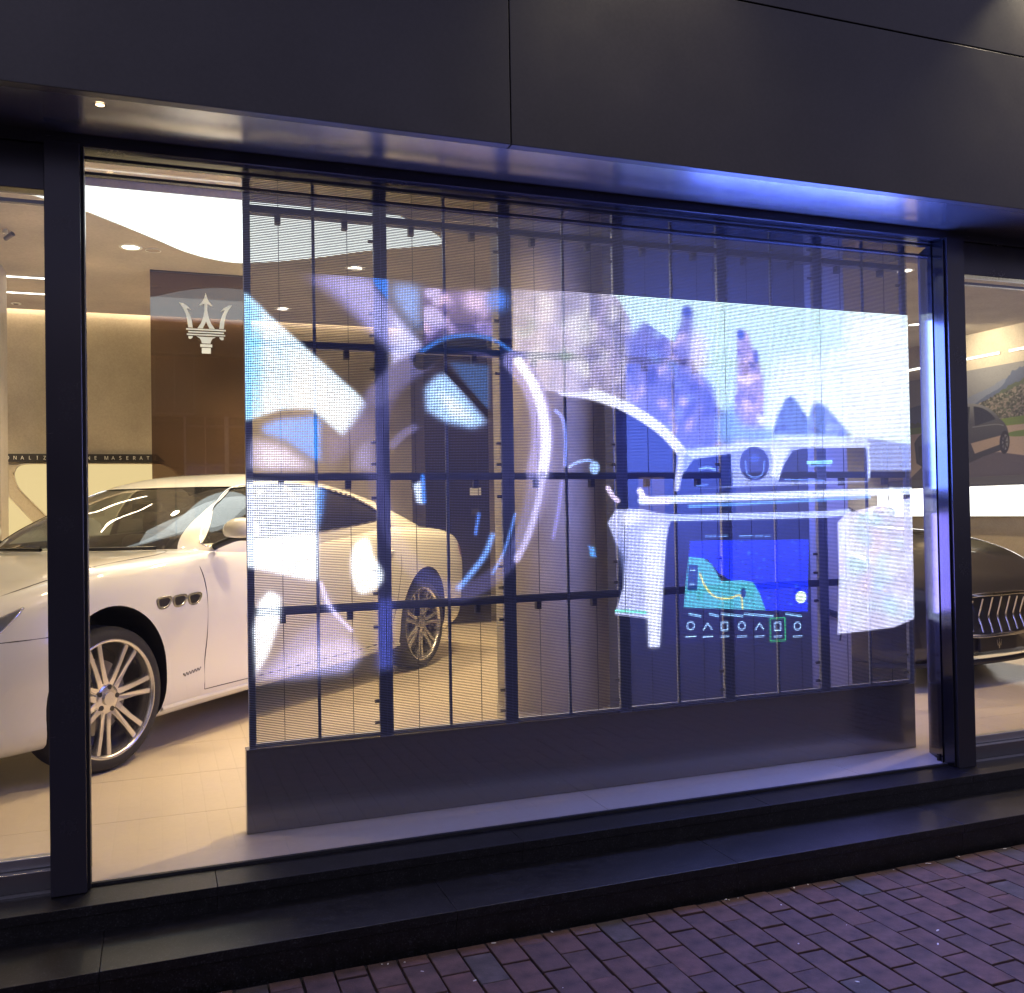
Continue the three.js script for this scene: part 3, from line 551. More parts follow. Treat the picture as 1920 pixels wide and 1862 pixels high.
  for (let q = 0; q < NC; q++) {
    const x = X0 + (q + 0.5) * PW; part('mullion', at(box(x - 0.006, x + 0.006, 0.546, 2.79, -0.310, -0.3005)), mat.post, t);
    for (const s of [0.25, 0.75]) part('cable', at(box(X0 + (q + s) * PW - 0.0012, X0 + (q + s) * PW + 0.0012, 0.546, 2.79, -0.306, -0.3035)), mat.black, t);
  }
  for (let r = 0; r <= 4; r++) {
    const y = Y0 + r * PH;
    for (let q = 0; q < NC; q++) {
      const a = X0 + q * PW + edge, b = X0 + (q + 1) * PW - edge;
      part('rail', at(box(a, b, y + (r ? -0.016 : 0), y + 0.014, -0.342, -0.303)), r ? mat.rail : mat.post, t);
      if (r) for (const s of [0.25, 0.74]) { const x = X0 + (q + s) * PW; part('clip', at(box(x - 0.011, x + 0.011, y - 0.052, y - 0.0165, -0.34, -0.31, 0.002)), mat.charcoal, t); }
      // thumb screws along the post
      for (const dy of [0.05, 0.14, 0.44]) { const g = cyl(0.007, 0.007, 0.02, 10); g.rotateZ(Math.PI / 2); g.translate(b - 0.009, y + dy, -0.315); part('screw', at(metric(g)), mat.charcoal, t); }
    }
  }
  part('plinth', at(box(0.306, 3.589, FL + 0.001, 0.5395, -0.36, -0.302, 0.002)), mat.plinth, t, 'brushed dark metal plinth');
  // light that the lit part of the screen throws on the street
  for (const [x, y, w, h, k, col, back] of SCREENLIGHT) {
    const l = new THREE.RectAreaLight(rgb(...col), k, w, h); l.position.set(x, y, -0.284); l.lookAt(x, y, 4); scene.add(l);
    if (back) { const r = new THREE.RectAreaLight(rgb(...col), back, w, h); r.position.set(x, y, -0.349); r.lookAt(x, y, -4); scene.add(r); } // added rear light without a real emitter, tints the partition blue
  }
}

// ---------------------------------------------------------------- things inside
// tinted glass with the trident
{
  const t = thing('glass_panel', 'tall brown tinted glass panel with a white trident emblem', 'glass panel', [0.35, FL, -5.06]);
  part('glass_sheet', metric(new THREE.PlaneGeometry(0.804, 3.334)).translate(0, 1.668, 0), M([0.17, 0.115, 0.085], 0.02, 0, { transmission: 0.9, thickness: 0, ior: 1.6 }), t);
  part('floor_channel', box(-0.402, 0.402, 0.0005, 0.03, -0.015, 0.015), mat.charcoal, t);
  part('ceiling_channel', box(-0.402, 0.402, 3.325, 3.3365, -0.015, 0.015), mat.charcoal, t);
  emblem(t, 0.047, 2.885, 0.004, 0.000372, mat.whiteVinyl, 0.006);
}
// an emblem of a trident, drawn once and used on the panel and on the cars
function emblem(parent, x, y, z, k, m, depth) {
  const mir = (p) => p.map(([a, b]) => [-a, b]).reverse();
  const left = [[-585, -500], [-505, -490], [-400, -425], [-322, -340], [-425, -385], [-355, -230], [-312, -90], [-292, 65], [-392, 65], [-412, -110], [-445, -250], [-505, -385]];
  const cross = [[-438, 85], [438, 85], [438, 120], [-438, 120]], cross2 = [[-395, 148], [395, 148], [395, 180], [-395, 180]], cross3 = [[-425, 208], [425, 208], [425, 238], [-425, 238]];
  const foot = [[-390, 262], [-292, 262], [-305, 305], [-345, 330], [-390, 318]];
  const centre = [[0, -755], [36, -625], [85, -540], [160, -450], [120, -455], [32, -505], [32, -350], [60, -190], [110, -50], [190, 72], [76, 72], [28, -25], [2, -95], [-26, -25], [-74, 72], [-190, 72], [-110, -50], [-60, -190], [-32, -350], [-32, -505], [-120, -455], [-160, -450], [-85, -540], [-36, -625]];
  const cup = [[-212, 268], [212, 268], [140, 305], [110, 360], [96, 420], [-96, 420], [-110, 360], [-140, 305]], neck = [[-132, 440], [132, 440], [132, 505], [-132, 505]], stem = [[-100, 525], [100, 525], [100, 655], [-100, 655]];
  for (const p of [centre, left, mir(left), cross, cross2, cross3, foot, mir(foot), cup, neck, stem]) {
    const g = new THREE.ExtrudeGeometry(shapeOf(p.map(([a, b]) => [a * k, -b * k])), { depth, bevelEnabled: false }); g.translate(x, y, z); part('emblem_piece', g, m, parent);
  }
}
// lettering board on the back wall
{
  const t = thing('wall_sign', 'narrow dark board with spaced white capitals along the back wall', 'sign', [0, 2.03, -7.12]);
  const g = new THREE.ExtrudeGeometry(shapeOf([[-2.05, 0], [0.062, 0], [-0.015, 0.075], [-2.05, 0.075]]), { depth: 0.028, bevelEnabled: true, bevelSize: 0.002, bevelThickness: 0.002, bevelSegments: 1 }); g.translate(0, 0, 0.003);
  part('board', metric(g), mat.board, t);
  const text = 'PERSONALIZZAZIONE MASERATI', step = 0.0672;
  [...text].forEach((ch, k) => {
    if (ch === ' ') return;
    const q = new TextGeometry(ch, { font, size: 0.036, depth: 0.003, curveSegments: 4 }); q.computeBoundingBox(); const w = q.boundingBox.max.x;
    q.translate(-0.036 - (text.length - 1 - k) * step + (k < 17 ? step * 0.5 : 0) - w / 2, 0.02, 0.0335); part('letter', q, mat.whiteVinyl, t);
  });
}
// glowing niches in the back wall
{
  const rounded = (pts, r) => { const s = new THREE.Shape(), n = pts.length, V = (a) => new THREE.Vector2(...a); for (let k = 0; k < n; k++) { const p = V(pts[k]), a = V(pts[(k + n - 1) % n]).sub(p).normalize().multiplyScalar(r[k]).add(p), b = V(pts[(k + 1) % n]).sub(p).normalize().multiplyScalar(r[k]).add(p); k ? s.lineTo(a.x, a.y) : s.moveTo(a.x, a.y); s.quadraticCurveTo(p.x, p.y, b.x, b.y); } return s; };
  for (const [pts, r, lab] of [
    [[[-1.36, 2.012], [0.10, 2.012], [0.30, 1.75], [0.0, 0.9], [-0.55, 0.9], [-1.36, 1.80]], [0.13, 0.13, 0.1, 0.1, 0.1, 0.12], 'yellow backlit wall niche under the lettering board, the wide one'],
    [[[-2.4, 1.80], [-1.5, 1.80], [-0.75, 0.9], [-2.4, 0.9]], [0.1, 0.06, 0.1, 0.1], 'yellow backlit wall niche at the left edge of the back wall']]) {
    const t = thing('wall_light', lab, 'wall light', [0, 0, -7.12], 'backlit niches in the back wall');
    const s = rounded(pts, r);
    part('light_panel', new THREE.ShapeGeometry(s, 10).translate(0, 0, 0.004), glow(1, 0.76, 0.36, 0.52), t);
    const rim = new THREE.TubeGeometry(new THREE.CatmullRomCurve3(s.getPoints(10).map((p) => new THREE.Vector3(p.x, p.y, 0.006)), true), 120, 0.009, 6); part('rim', rim, mat.wall, t);
  }
  const a = new THREE.RectAreaLight(rgb(1, 0.8, 0.42), 0.8, 1.2, 0.9); a.position.set(-0.6, 1.45, -7.09); a.lookAt(-0.6, 1.45, 0); scene.add(a);
}
// pillars, column, partition
{
  const p = thing('corner_pillar', 'cream square pillar at the left edge beyond the white car', 'pillar', [-1.42, FL, -5.3]);
  part('shaft', box(-0.225, 0.225, 0.0005, CEIL - FL - 0.0005, -0.2, 0.2, 0.004), mat.wall, p); part('skirting', box(-0.233, 0.233, 0.001, 0.09, -0.208, 0.208, 0.003), mat.whiteVinyl, p);
  const b = thing('black_pillar', 'tall black pillar against the back wall behind the white car tail', 'pillar', [3.1, FL, -6.82]);
  part('shaft', box(-0.37, 0.37, 0.0005, CEIL - FL - 0.0005, -0.29, 0.29, 0.006), M([0.022, 0.02, 0.022], 0.3), b);
  part('sign_plate', box(0.14, 0.27, 1.42, 1.50, 0.2905, 0.297, 0.001), mat.whiteVinyl, b); part('socket', box(0.15, 0.25, 1.20, 1.27, 0.2905, 0.30, 0.002), mat.charcoal, b);
  const c = thing('round_column', 'thick round cream column behind the middle of the video screen', 'column', [2.235, FL, -1.8]);
  const g = cyl(0.345, 0.345, CEIL + 0.05 - FL - 0.001, 72); g.translate(0, (CEIL + 0.05 - FL) / 2, 0); part('shaft', g, M([0.66, 0.60, 0.47], 0.6, 0, { map: rep(grainA.clone(), 2) }), c);
  part('base_ring', cyl(0.352, 0.352, 0.08, 72).translate(0, 0.0405, 0), mat.alu, c);
  const w = thing('partition_wall', 'dark grey freestanding partition behind the right half of the video screen', 'partition', [0, FL, -1.25]);
  for (const [a, d] of [[2.36, 3.02], [3.024, 3.66]]) part('partition_panel', box(a, d, 0.0005, 3.38, -0.05, 0.05, 0.003), mat.partition, w);
  part('partition_panel', box(3.664, 3.97, 0.0005, 3.38, -0.05, 0.04, 0.02), M([0.42, 0.40, 0.40], 0.5), w, 'lighter grey end panel');
  const h = thing('wall_phone', 'small dark handset hanging on the grey partition', 'phone', [3.80, 0.80, -1.20]);
  part('handset', box(-0.05, 0.05, -0.018, 0.018, -0.0095, 0.02, 0.008), mat.black, h); part('cord', tube([[0.05, -0.01, 0.003], [0.10, -0.06, 0.003], [0.12, -0.14, 0.003]], 0.005, 16, 6), mat.black, h); h.rotation.z = -0.35;
}
// poster and light box on the side wall
{
  const W = 1024, H = 600, cv = document.createElement('canvas'); cv.width = W; cv.height = H; const c = cv.getContext('2d');
  // flat print: mountains, meadow, road and a parked car
  c.fillStyle = '#8c9099'; c.fillRect(0, 0, W, H);
  const ridge = (col, pts, rough, n) => { c.fillStyle = col; c.beginPath(); c.moveTo(pts[0][0], H); for (let k = 0; k + 1 < pts.length; k++) for (let s = 0; s < n; s++) { const f = s / n, x = pts[k][0] + (pts[k + 1][0] - pts[k][0]) * f, y = pts[k][1] + (pts[k + 1][1] - pts[k][1]) * f + (hash(k * 31 + s, n) - 0.5) * rough; c.lineTo(x, y); } c.lineTo(W, H); c.fill(); };
  ridge('#7f8ba6', [[0, 150], [120, 190], [260, 120], [420, 170], [560, 120], [700, 60], [860, 20], [W, 0]], 14, 9);
  ridge('#5c6a8c', [[0, 190], [200, 160], [330, 180], [480, 200], [640, 120], [700, 40], [800, 20], [900, 0], [W, -20]], 16, 9);
  ridge('#57664e', [[0, 250], [200, 262], [420, 262], [560, 190], [700, 110], [850, 60], [W, 20]], 14, 12);
  for (let k = 0; k < 2600; k++) { const x = 480 + rnd() * 544, top = 190 - (x - 480) * 0.34, y = top + 20 + rnd() * 180; c.fillStyle = ['#8b8378', '#6d6a66', '#4b5140', '#9a9388', '#3f4738'][Math.floor(rnd() * 5)]; c.beginPath(); c.ellipse(x, y, 2 + rnd() * 9, 2 + rnd() * 5, rnd() * 3, 0, 7); c.fill(); }
  c.fillStyle = '#6f8a3c'; c.beginPath(); c.moveTo(0, 290); c.bezierCurveTo(300, 270, 640, 330, W, 250); c.lineTo(W, 350); c.lineTo(0, 360); c.fill();
  c.fillStyle = '#b3a59f'; c.beginPath(); c.moveTo(0, 330); c.bezierCurveTo(300, 310, 700, 350, W, 320); c.lineTo(W, H); c.lineTo(0, H); c.fill();
  c.fillStyle = '#6b8a3e'; c.beginPath(); c.ellipse(740, 380, 80, 16, 0, 0, 7); c.fill();
  c.fillStyle = '#54505e'; c.beginPath(); c.moveTo(120, H); c.lineTo(230, 500); c.lineTo(620, 470); c.lineTo(840, 520); c.lineTo(760, H); c.fill();
  // car body, three-quarter view
  { const gr = c.createLinearGradient(0, 190, 0, 540); gr.addColorStop(0, '#8a8f96'); gr.addColorStop(0.3, '#4a4f57'); gr.addColorStop(0.6, '#3a3d44'); gr.addColorStop(1, '#1d1e22'); c.fillStyle = gr; } c.beginPath(); c.moveTo(170, 500); c.lineTo(160, 380); c.bezierCurveTo(180, 330, 240, 300, 300, 290); c.bezierCurveTo(330, 220, 380, 190, 470, 185); c.bezierCurveTo(540, 190, 600, 230, 630, 290); c.bezierCurveTo(670, 320, 680, 380, 670, 450); c.lineTo(540, 490); c.lineTo(420, 540); c.lineTo(240, 550); c.fill();
  c.fillStyle = '#1c2129'; c.beginPath(); c.moveTo(320, 290); c.bezierCurveTo(340, 235, 380, 205, 450, 200); c.lineTo(480, 205); c.lineTo(470, 300); c.lineTo(330, 310); c.fill();
  c.beginPath(); c.moveTo(500, 205); c.bezierCurveTo(550, 215, 590, 250, 610, 290); c.lineTo(505, 315); c.fill();
  c.fillStyle = '#a89a94'; c.beginPath(); c.moveTo(480, 410); c.lineTo(640, 380); c.lineTo(630, 430); c.lineTo(500, 470); c.fill();
  c.strokeStyle = '#8a8f98'; c.lineWidth = 4; c.beginPath(); c.moveTo(490, 320); c.bezierCurveTo(560, 320, 620, 310, 650, 330); c.stroke();
  c.fillStyle = '#c9ccd0'; c.beginPath(); c.ellipse(280, 360, 24, 10, -0.4, 0, 7); c.fill(); c.fillStyle = '#0d0f12'; c.fillRect(185, 400, 60, 70);
  for (const [x, y, rx, ry] of [[420, 470, 44, 78], [652, 420, 24, 62]]) { c.fillStyle = '#121317'; c.beginPath(); c.ellipse(x, y, rx, ry, 0.05, 0, 7); c.fill(); c.fillStyle = '#73777d'; c.beginPath(); c.ellipse(x + 3, y, rx * 0.66, ry * 0.68, 0.05, 0, 7); c.fill(); c.strokeStyle = '#1b1c20'; c.lineWidth = 6; for (let k = 0; k < 7; k++) { c.beginPath(); c.moveTo(x, y); c.lineTo(x + Math.cos(k * 0.9) * rx * 0.66, y + Math.sin(k * 0.9) * ry * 0.68); c.stroke(); } }
  c.filter = 'blur(1.6px)'; c.drawImage(cv, 0, 0); c.filter = 'none';
  for (let k = 0; k < 9000; k++) { c.fillStyle = rnd() < 0.5 ? 'rgba(20,24,24,0.10)' : 'rgba(235,235,225,0.08)'; c.fillRect(rnd() * W, rnd() * H, 1 + rnd() * 5, 1 + rnd() * 2); }
  const tx = new THREE.CanvasTexture(cv); tx.colorSpace = THREE.SRGBColorSpace; tx.magFilter = THREE.LinearFilter;
  const t = thing('wall_poster', 'large landscape poster of a parked car before mountains on the side wall', 'poster', [9.5, 1.77, -5.45]);
  // board 3.0 m long, the print on its room side
  part('print', (() => { const g = new THREE.PlaneGeometry(3.0, 1.33); g.rotateY(-Math.PI / 2); g.translate(-0.026, 0.665, 0); return g; })(), M([0.7, 0.7, 0.7], 0.45, 0, { map: tx }), t);
  part('poster_board', box(-0.025, -0.001, 0, 1.33, -1.5, 1.5), mat.charcoal, t);
  part('ledge', box(-0.05, -0.001, -0.10, -0.0005, -1.52, 1.52, 0.004), mat.charcoal, t);
  const l = thing('light_box', 'long white glowing light box under the mountain poster', 'light box', [9.5, 1.285, -5.2]);
  part('light_panel', box(-0.12, -0.09, 0.006, 0.364, -1.9, 1.9), glow(1, 0.97, 0.93, 1.5), l); part('cabinet', box(-0.089, -0.001, 0, 0.37, -1.91, 1.91), mat.whiteVinyl, l);
  const r = new THREE.RectAreaLight(rgb(1, 0.95, 0.88), 1.2, 3.8, 0.35); r.position.set(9.37, 1.46, -5.2); r.lookAt(0, 1.46, -5.2); scene.add(r);
}

// ---------------------------------------------------------------- cars: x forward from the front axle, y up, z to the car's right
const tab = (pts) => { // smooth table lookup
  const xs = pts.map((p) => p[0]), ys = pts.map((p) => p[1]), n = xs.length;
  return (x) => {
    if (x <= xs[0]) return ys[0]; if (x >= xs[n - 1]) return ys[n - 1];
    let k = 0; while (x > xs[k + 1]) k++;
    const d = (i) => (i <= 0 || i >= n - 1 ? (i <= 0 ? (ys[1] - ys[0]) / (xs[1] - xs[0]) : (ys[n - 1] - ys[n - 2]) / (xs[n - 1] - xs[n - 2])) : (ys[i + 1] - ys[i - 1]) / (xs[i + 1] - xs[i - 1]));
    const h = xs[k + 1] - xs[k], t = (x - xs[k]) / h, t2 = t * t, t3 = t2 * t;
    return ys[k] * (2 * t3 - 3 * t2 + 1) + d(k) * h * (t3 - 2 * t2 + t) + ys[k + 1] * (-2 * t3 + 3 * t2) + d(k + 1) * h * (t3 - t2);
  };
};
const car = {
  w: tab([[-4.28, 0.60], [-4.2, 0.76], [-4.0, 0.875], [-3.6, 0.945], [-3.19, 0.972], [-2.6, 0.948], [-1.6, 0.925], [-0.7, 0.936], [0, 0.966], [0.4, 0.945], [0.65, 0.885], [0.8, 0.80], [0.9, 0.68], [0.955, 0.50]]),
  yb: tab([[-4.28, 0.42], [-4.1, 0.30], [-3.6, 0.22], [-3, 0.185], [-0.3, 0.165], [0.4, 0.165], [0.8, 0.18], [0.955, 0.25]]),
  ys: tab([[-4.28, 0.82], [-4.2, 0.97], [-4.0, 1.05], [-3.5, 1.10], [-2.8, 1.135], [-2.2, 1.10], [-1.5, 1.065], [-0.8, 1.045], [-0.4, 1.02], [0, 0.985], [0.3, 0.93], [0.55, 0.86], [0.75, 0.775], [0.88, 0.69], [0.955, 0.60]]),
  yt: tab([[-4.28, 0.84], [-4.2, 1.0], [-4.0, 1.085], [-3.5, 1.13], [-2.8, 1.13], [-1.5, 1.07], [-0.9, 1.06], [-0.6, 1.062], [-0.4, 1.052], [0, 1.02], [0.3, 0.965], [0.55, 0.892], [0.75, 0.80], [0.88, 0.715], [0.955, 0.62]]),
};
function section(x) { // half of the body's cross section, from the middle of the floor to the middle of the top
  const w = car.w(x), b = car.yb(x), s = car.ys(x), t = car.yt(x), h = s - b, Y = (f) => b + h * f;
  const pts = [[0, b], [0.78 * w, b], [0.925 * w, b + 0.03], [0.968 * w, Y(0.13)], [0.985 * w, Y(0.33)], [w, Y(0.53)], [0.995 * w, Y(0.72)], [w - 0.035, Y(0.90)], [w - 0.075, Y(0.975)], [w - 0.15, s + (t - s) * 0.35], [0.6 * w, s + (t - s) * 0.72], [0.3 * w, s + (t - s) * 0.93], [0, t]];
  return new THREE.CatmullRomCurve3(pts.map(([z, y]) => new THREE.Vector3(0, y, z)), false, 'centripetal').getSpacedPoints(72).map((p) => [p.z, p.y]);
}
const secCache = new Map(), sec = (x) => { const k = Math.round(x * 1000); if (!secCache.has(k)) secCache.set(k, section(k / 1000)); return secCache.get(k); };
function bodySide(x, y) { // half width of the side at a height
  const s = sec(x); let best = 0;
  for (let k = 8; k + 1 < s.length; k++) { const [z0, y0] = s[k], [z1, y1] = s[k + 1]; if ((y0 - y) * (y1 - y) <= 0 && y1 !== y0) best = Math.max(best, z0 + (z1 - z0) * (y - y0) / (y1 - y0)); }
  return best;
}
function bodyTop(x, z) { const s = sec(x); let best = 0; for (let k = 20; k + 1 < s.length; k++) { const [z0, y0] = s[k], [z1, y1] = s[k + 1]; if ((z0 - z) * (z1 - z) <= 0 && z1 !== z0) best = Math.max(best, y0 + (y1 - y0) * (z - z0) / (z1 - z0)); } return best; }
function loft(rings) { // closed rings of equal length, capped
  const n = rings[0].length, pos = [], idx = [];
  rings.forEach((r) => r.forEach((p) => pos.push(...p)));
  for (let k = 0; k + 1 < rings.length; k++) for (let i = 0; i < n; i++) { const a = k * n + i, b = k * n + (i + 1) % n, c = a + n, d = b + n; idx.push(a, c, b, b, c, d); }
  for (const [k, flip] of [[0, 0], [rings.length - 1, 1]]) {
    const c = pos.length / 3, m = [0, 0, 0]; rings[k].forEach((p) => p.forEach((v, q) => (m[q] += v / n))); pos.push(...m);
    for (let i = 0; i < n; i++) { const a = k * n + i, b = k * n + (i + 1) % n; flip ? idx.push(a, c, b) : idx.push(a, b, c); }
  }
  const g = new THREE.BufferGeometry(); g.setAttribute('position', new THREE.Float32BufferAttribute(pos, 3)); g.setIndex(idx); g.computeVertexNormals();
  g.setAttribute('uv', new THREE.Float32BufferAttribute(new Float32Array(pos.length / 3 * 2), 2));
  return g;
}
const up = (y) => (y > 1.08 ? 1.08 + (y - 1.08) * 1.13 : y), raise = (p) => p.map(([a, y]) => [a, up(y)]);
const gh = { // greenhouse
  wb: tab([[-3.92, 0.25], [-3.8, 0.60], [-3.6, 0.74], [-3.3, 0.815], [-2.8, 0.85], [-2.2, 0.865], [-1.5, 0.868], [-1.0, 0.86], [-0.8, 0.83], [-0.65, 0.74], [-0.5, 0.55], [-0.40, 0.25]]),
  yr: tab(raise([[-3.92, 1.10], [-3.6, 1.175], [-3.3, 1.265], [-2.9, 1.375], [-2.5, 1.445], [-2.1, 1.478], [-1.75, 1.475], [-1.45, 1.44], [-1.2, 1.375], [-0.9, 1.262], [-0.65, 1.155], [-0.40, 1.05]])),
  yb: (x) => Math.min(car.ys(x), car.yt(x)) - 0.03,
};
function ghRing(x, inset, low, xo = x) {
  const wb = Math.max(0.03, gh.wb(x) - inset), yb = gh.yb(x), h = Math.max(0.008, gh.yr(x) - inset * 0.8 - yb), r = [];
  const N = 56;
  for (let k = 0; k <= N; k++) { const t = (k / N) * Math.PI, c = Math.cos(t), s = Math.sin(t); r.push([xo, yb + h * Math.pow(Math.max(s, 0), 1.25), Math.sign(c) * wb * Math.pow(Math.abs(c), 0.546)]); }
  r.push([xo, yb - low, -wb], [xo, yb - low, wb]);
  return r;
}
function ghSide(x, y, inset = 0) { const wb = gh.wb(x) - inset, yb = gh.yb(x), h = gh.yr(x) - inset * 0.8 - yb, f = (y - yb) / h; if (f >= 1) return 0; return wb * Math.pow(Math.max(0, 1 - Math.pow(Math.max(f, 0), 1.6)), 1 / 3.66); }
const steps = (a, b, n) => Array.from({ length: n + 1 }, (_, k) => a + (b - a) * k / n);
const evaluator = new Evaluator(); evaluator.attributes = ['position', 'normal', 'uv']; evaluator.useGroups = true;
const brush = (g, m) => { const b = new Brush(g.index ? g : mergeVertices(g), m); b.updateMatrixWorld(); return b; };
function prism(pts, plane, a, b) { // plane 'side': pts are (x, y), cut along z; 'front': pts are (z, y), cut along x
  const g = new THREE.ExtrudeGeometry(shapeOf(pts), { depth: b - a, bevelEnabled: false });
  if (plane === 'side') g.translate(0, 0, a); else { g.rotateY(Math.PI / 2); g.scale(1, 1, -1); g.translate(a, 0, 0); const i = g.attributes.position.array, nn = g.attributes.normal.array; for (let k = 0; k < i.length; k += 9) for (let q = 0; q < 3; q++) { let s = i[k + 3 + q]; i[k + 3 + q] = i[k + 6 + q]; i[k + 6 + q] = s; s = nn[k + 3 + q]; nn[k + 3 + q] = nn[k + 6 + q]; nn[k + 6 + q] = s; } }
  return g;
}
const carGeo = (() => {
  const dummyA = M([1, 1, 1]), dummyB = M([0, 0, 0]);
  const xs = [...steps(-4.28, -4.1, 6), ...steps(-4.05, 0.6, 88), ...steps(0.63, 0.955, 12)];
  const ring = (x) => { const s = sec(x); return [...s.map(([z, y]) => [x, y, z]), ...s.slice(1, -1).reverse().map(([z, y]) => [x, y, -z])]; };
  let body = brush(loft(xs.map(ring)), dummyA);
  for (const x of [0, -3.19]) for (const z of [-1, 1]) {
    const c = cyl(1, 1, 0.56, 56); c.rotateX(Math.PI / 2); c.scale(0.375, 0.432, 1); c.translate(x, 0.375, z * 0.84);
    body = evaluator.evaluate(body, brush(c, dummyB), SUBTRACTION); body.updateMatrixWorld();
  }
  // hollow cabin
  const cab = new RoundedBoxGeometry(2.3, 0.9, 1.44, 2, 0.06); cab.translate(-1.85, 0.83, 0);
  body = evaluator.evaluate(body, brush(cab, dummyB), SUBTRACTION); body.updateMatrixWorld();

  const gx = [...steps(-3.92, -3.6, 8), ...steps(-3.55, -0.55, 60), ...steps(-0.52, -0.40, 5)];
  let top = brush(loft(gx.map((x) => ghRing(x, 0, 0.03))), dummyA);
  const inner = brush(loft(gx.map((x) => ghRing(x, 0.034, 0.09))), dummyB);
  top = evaluator.evaluate(top, inner, SUBTRACTION); top.updateMatrixWorld();
  const win = raise([[-0.80, 1.078], [-1.5, 1.098], [-2.1, 1.128], [-2.72, 1.178], [-2.80, 1.20], [-2.74, 1.245], [-2.55, 1.325], [-2.25, 1.383], [-1.9, 1.402], [-1.6, 1.398], [-1.36, 1.375], [-1.09, 1.270]]).reverse();
  for (const z of [-1.1, 0.5]) { top = evaluator.evaluate(top, brush(prism(win, 'side', z, z + 0.6), dummyB), SUBTRACTION); top.updateMatrixWorld(); }
  const shield = raise([[-0.735, 1.055], [0.735, 1.055], [0.70, 1.12], [0.60, 1.31], [0.535, 1.385], [-0.535, 1.385], [-0.60, 1.31], [-0.70, 1.12]]), rear = raise([[-0.64, 1.145], [0.64, 1.145], [0.49, 1.385], [-0.49, 1.385]]);
  top = evaluator.evaluate(top, brush(prism(shield, 'front', -1.62, -0.2), dummyB), SUBTRACTION); top.updateMatrixWorld();
  top = evaluator.evaluate(top, brush(prism(rear, 'front', -4.0, -2.7), dummyB), SUBTRACTION);
  const clean = (b) => { const g = b.geometry; return toCreasedNormals(g, 0.5); };
  const split = (b) => { // faces by slot
    const g = b.geometry, src = g.index ? g.index.array : null, out = [[], []];
    const mats = [].concat(b.material);
    for (const r of g.groups) { const slot = mats[r.materialIndex] === dummyA ? 0 : 1; for (let k = r.start; k < Math.min(r.start + r.count, g.index ? g.index.count : g.attributes.position.count); k++) out[slot].push(src ? src[k] : k); }
    return out.map((ix) => { const q = new THREE.BufferGeometry(); const p = g.attributes.position, a = new Float32Array(ix.length * 3); ix.forEach((v, k) => { a[k * 3] = p.getX(v); a[k * 3 + 1] = p.getY(v); a[k * 3 + 2] = p.getZ(v); }); q.setAttribute('position', new THREE.BufferAttribute(a, 3)); q.setAttribute('uv', new THREE.BufferAttribute(new Float32Array(ix.length * 2), 2)); return toCreasedNormals(q, 0.6); });
  };
  const [bodyPaint, bodyDark] = split(body), [topPaint, topDark] = split(top);
  // panes: the greenhouse surface, 7 mm in, cut where the pillars hide it
  const pane = (x0, x1, zmin, zmax, nx = 26) => {
    const pos = [], idx = [], X = steps(x0, x1, nx); let n = 0;
    X.forEach((x) => { const r = ghRing(x, 0.008, 0).slice(0, 57); n = r.length; r.forEach((p) => pos.push(...p)); });
    for (let k = 0; k < nx; k++) for (let i = 0; i + 1 < n; i++) { const a = k * n + i, zc = (pos[a * 3 + 2] + pos[(a + 1) * 3 + 2]) / 2; if (zc < zmin || zc > zmax) continue; idx.push(a, a + n, a + 1, a + 1, a + n, a + n + 1); }
    const g = new THREE.BufferGeometry(); g.setAttribute('position', new THREE.Float32BufferAttribute(pos, 3)); g.setIndex(idx); g.computeVertexNormals(); g.setAttribute('uv', new THREE.Float32BufferAttribute(new Float32Array(pos.length / 3 * 2), 2)); return g;
  };
  return { bodyPaint, bodyDark, topPaint, topDark, win, windscreen: pane(-1.60, -0.42, -0.78, 0.78, 40), rear: pane(-3.85, -2.85, -0.7, 0.7), sides: [[-1.72, -0.76], [-2.85, -1.78]].map(([a, b]) => [pane(a, b, -1, -0.45), pane(a, b, 0.45, 1)]) };
})();
const carMat = {
  ventRing: M([0.36, 0.37, 0.39], 0.2, 0.95),
  darkTrim: M([0.014, 0.014, 0.016], 0.35), tyre: M([0.02, 0.02, 0.021], 0.8), rim: M([0.62, 0.60, 0.57], 0.24, 0.9), rimDark: M([0.10, 0.10, 0.10], 0.4, 0.7), disc: M([0.28, 0.27, 0.26], 0.4, 0.9),
  glass: M([0.50, 0.52, 0.52], 0.0, 0, { transmission: 0.96, thickness: 0, ior: 1.75 }), rearGlass: M([0.10, 0.10, 0.105], 0.0, 0, { transmission: 0.9, thickness: 0, ior: 1.7 }),
  lens: M([0.75, 0.77, 0.78], 0.03, 0, { transmission: 0.9, thickness: 0, ior: 1.5 }), seat: M([0.13, 0.10, 0.075], 0.6), cabin: M([0.03, 0.028, 0.027], 0.6), tail: M([0.35, 0.01, 0.01], 0.15, 0, { clearcoat: 1 }), calliper: M([0.25, 0.24, 0.22], 0.4, 0.5),
};
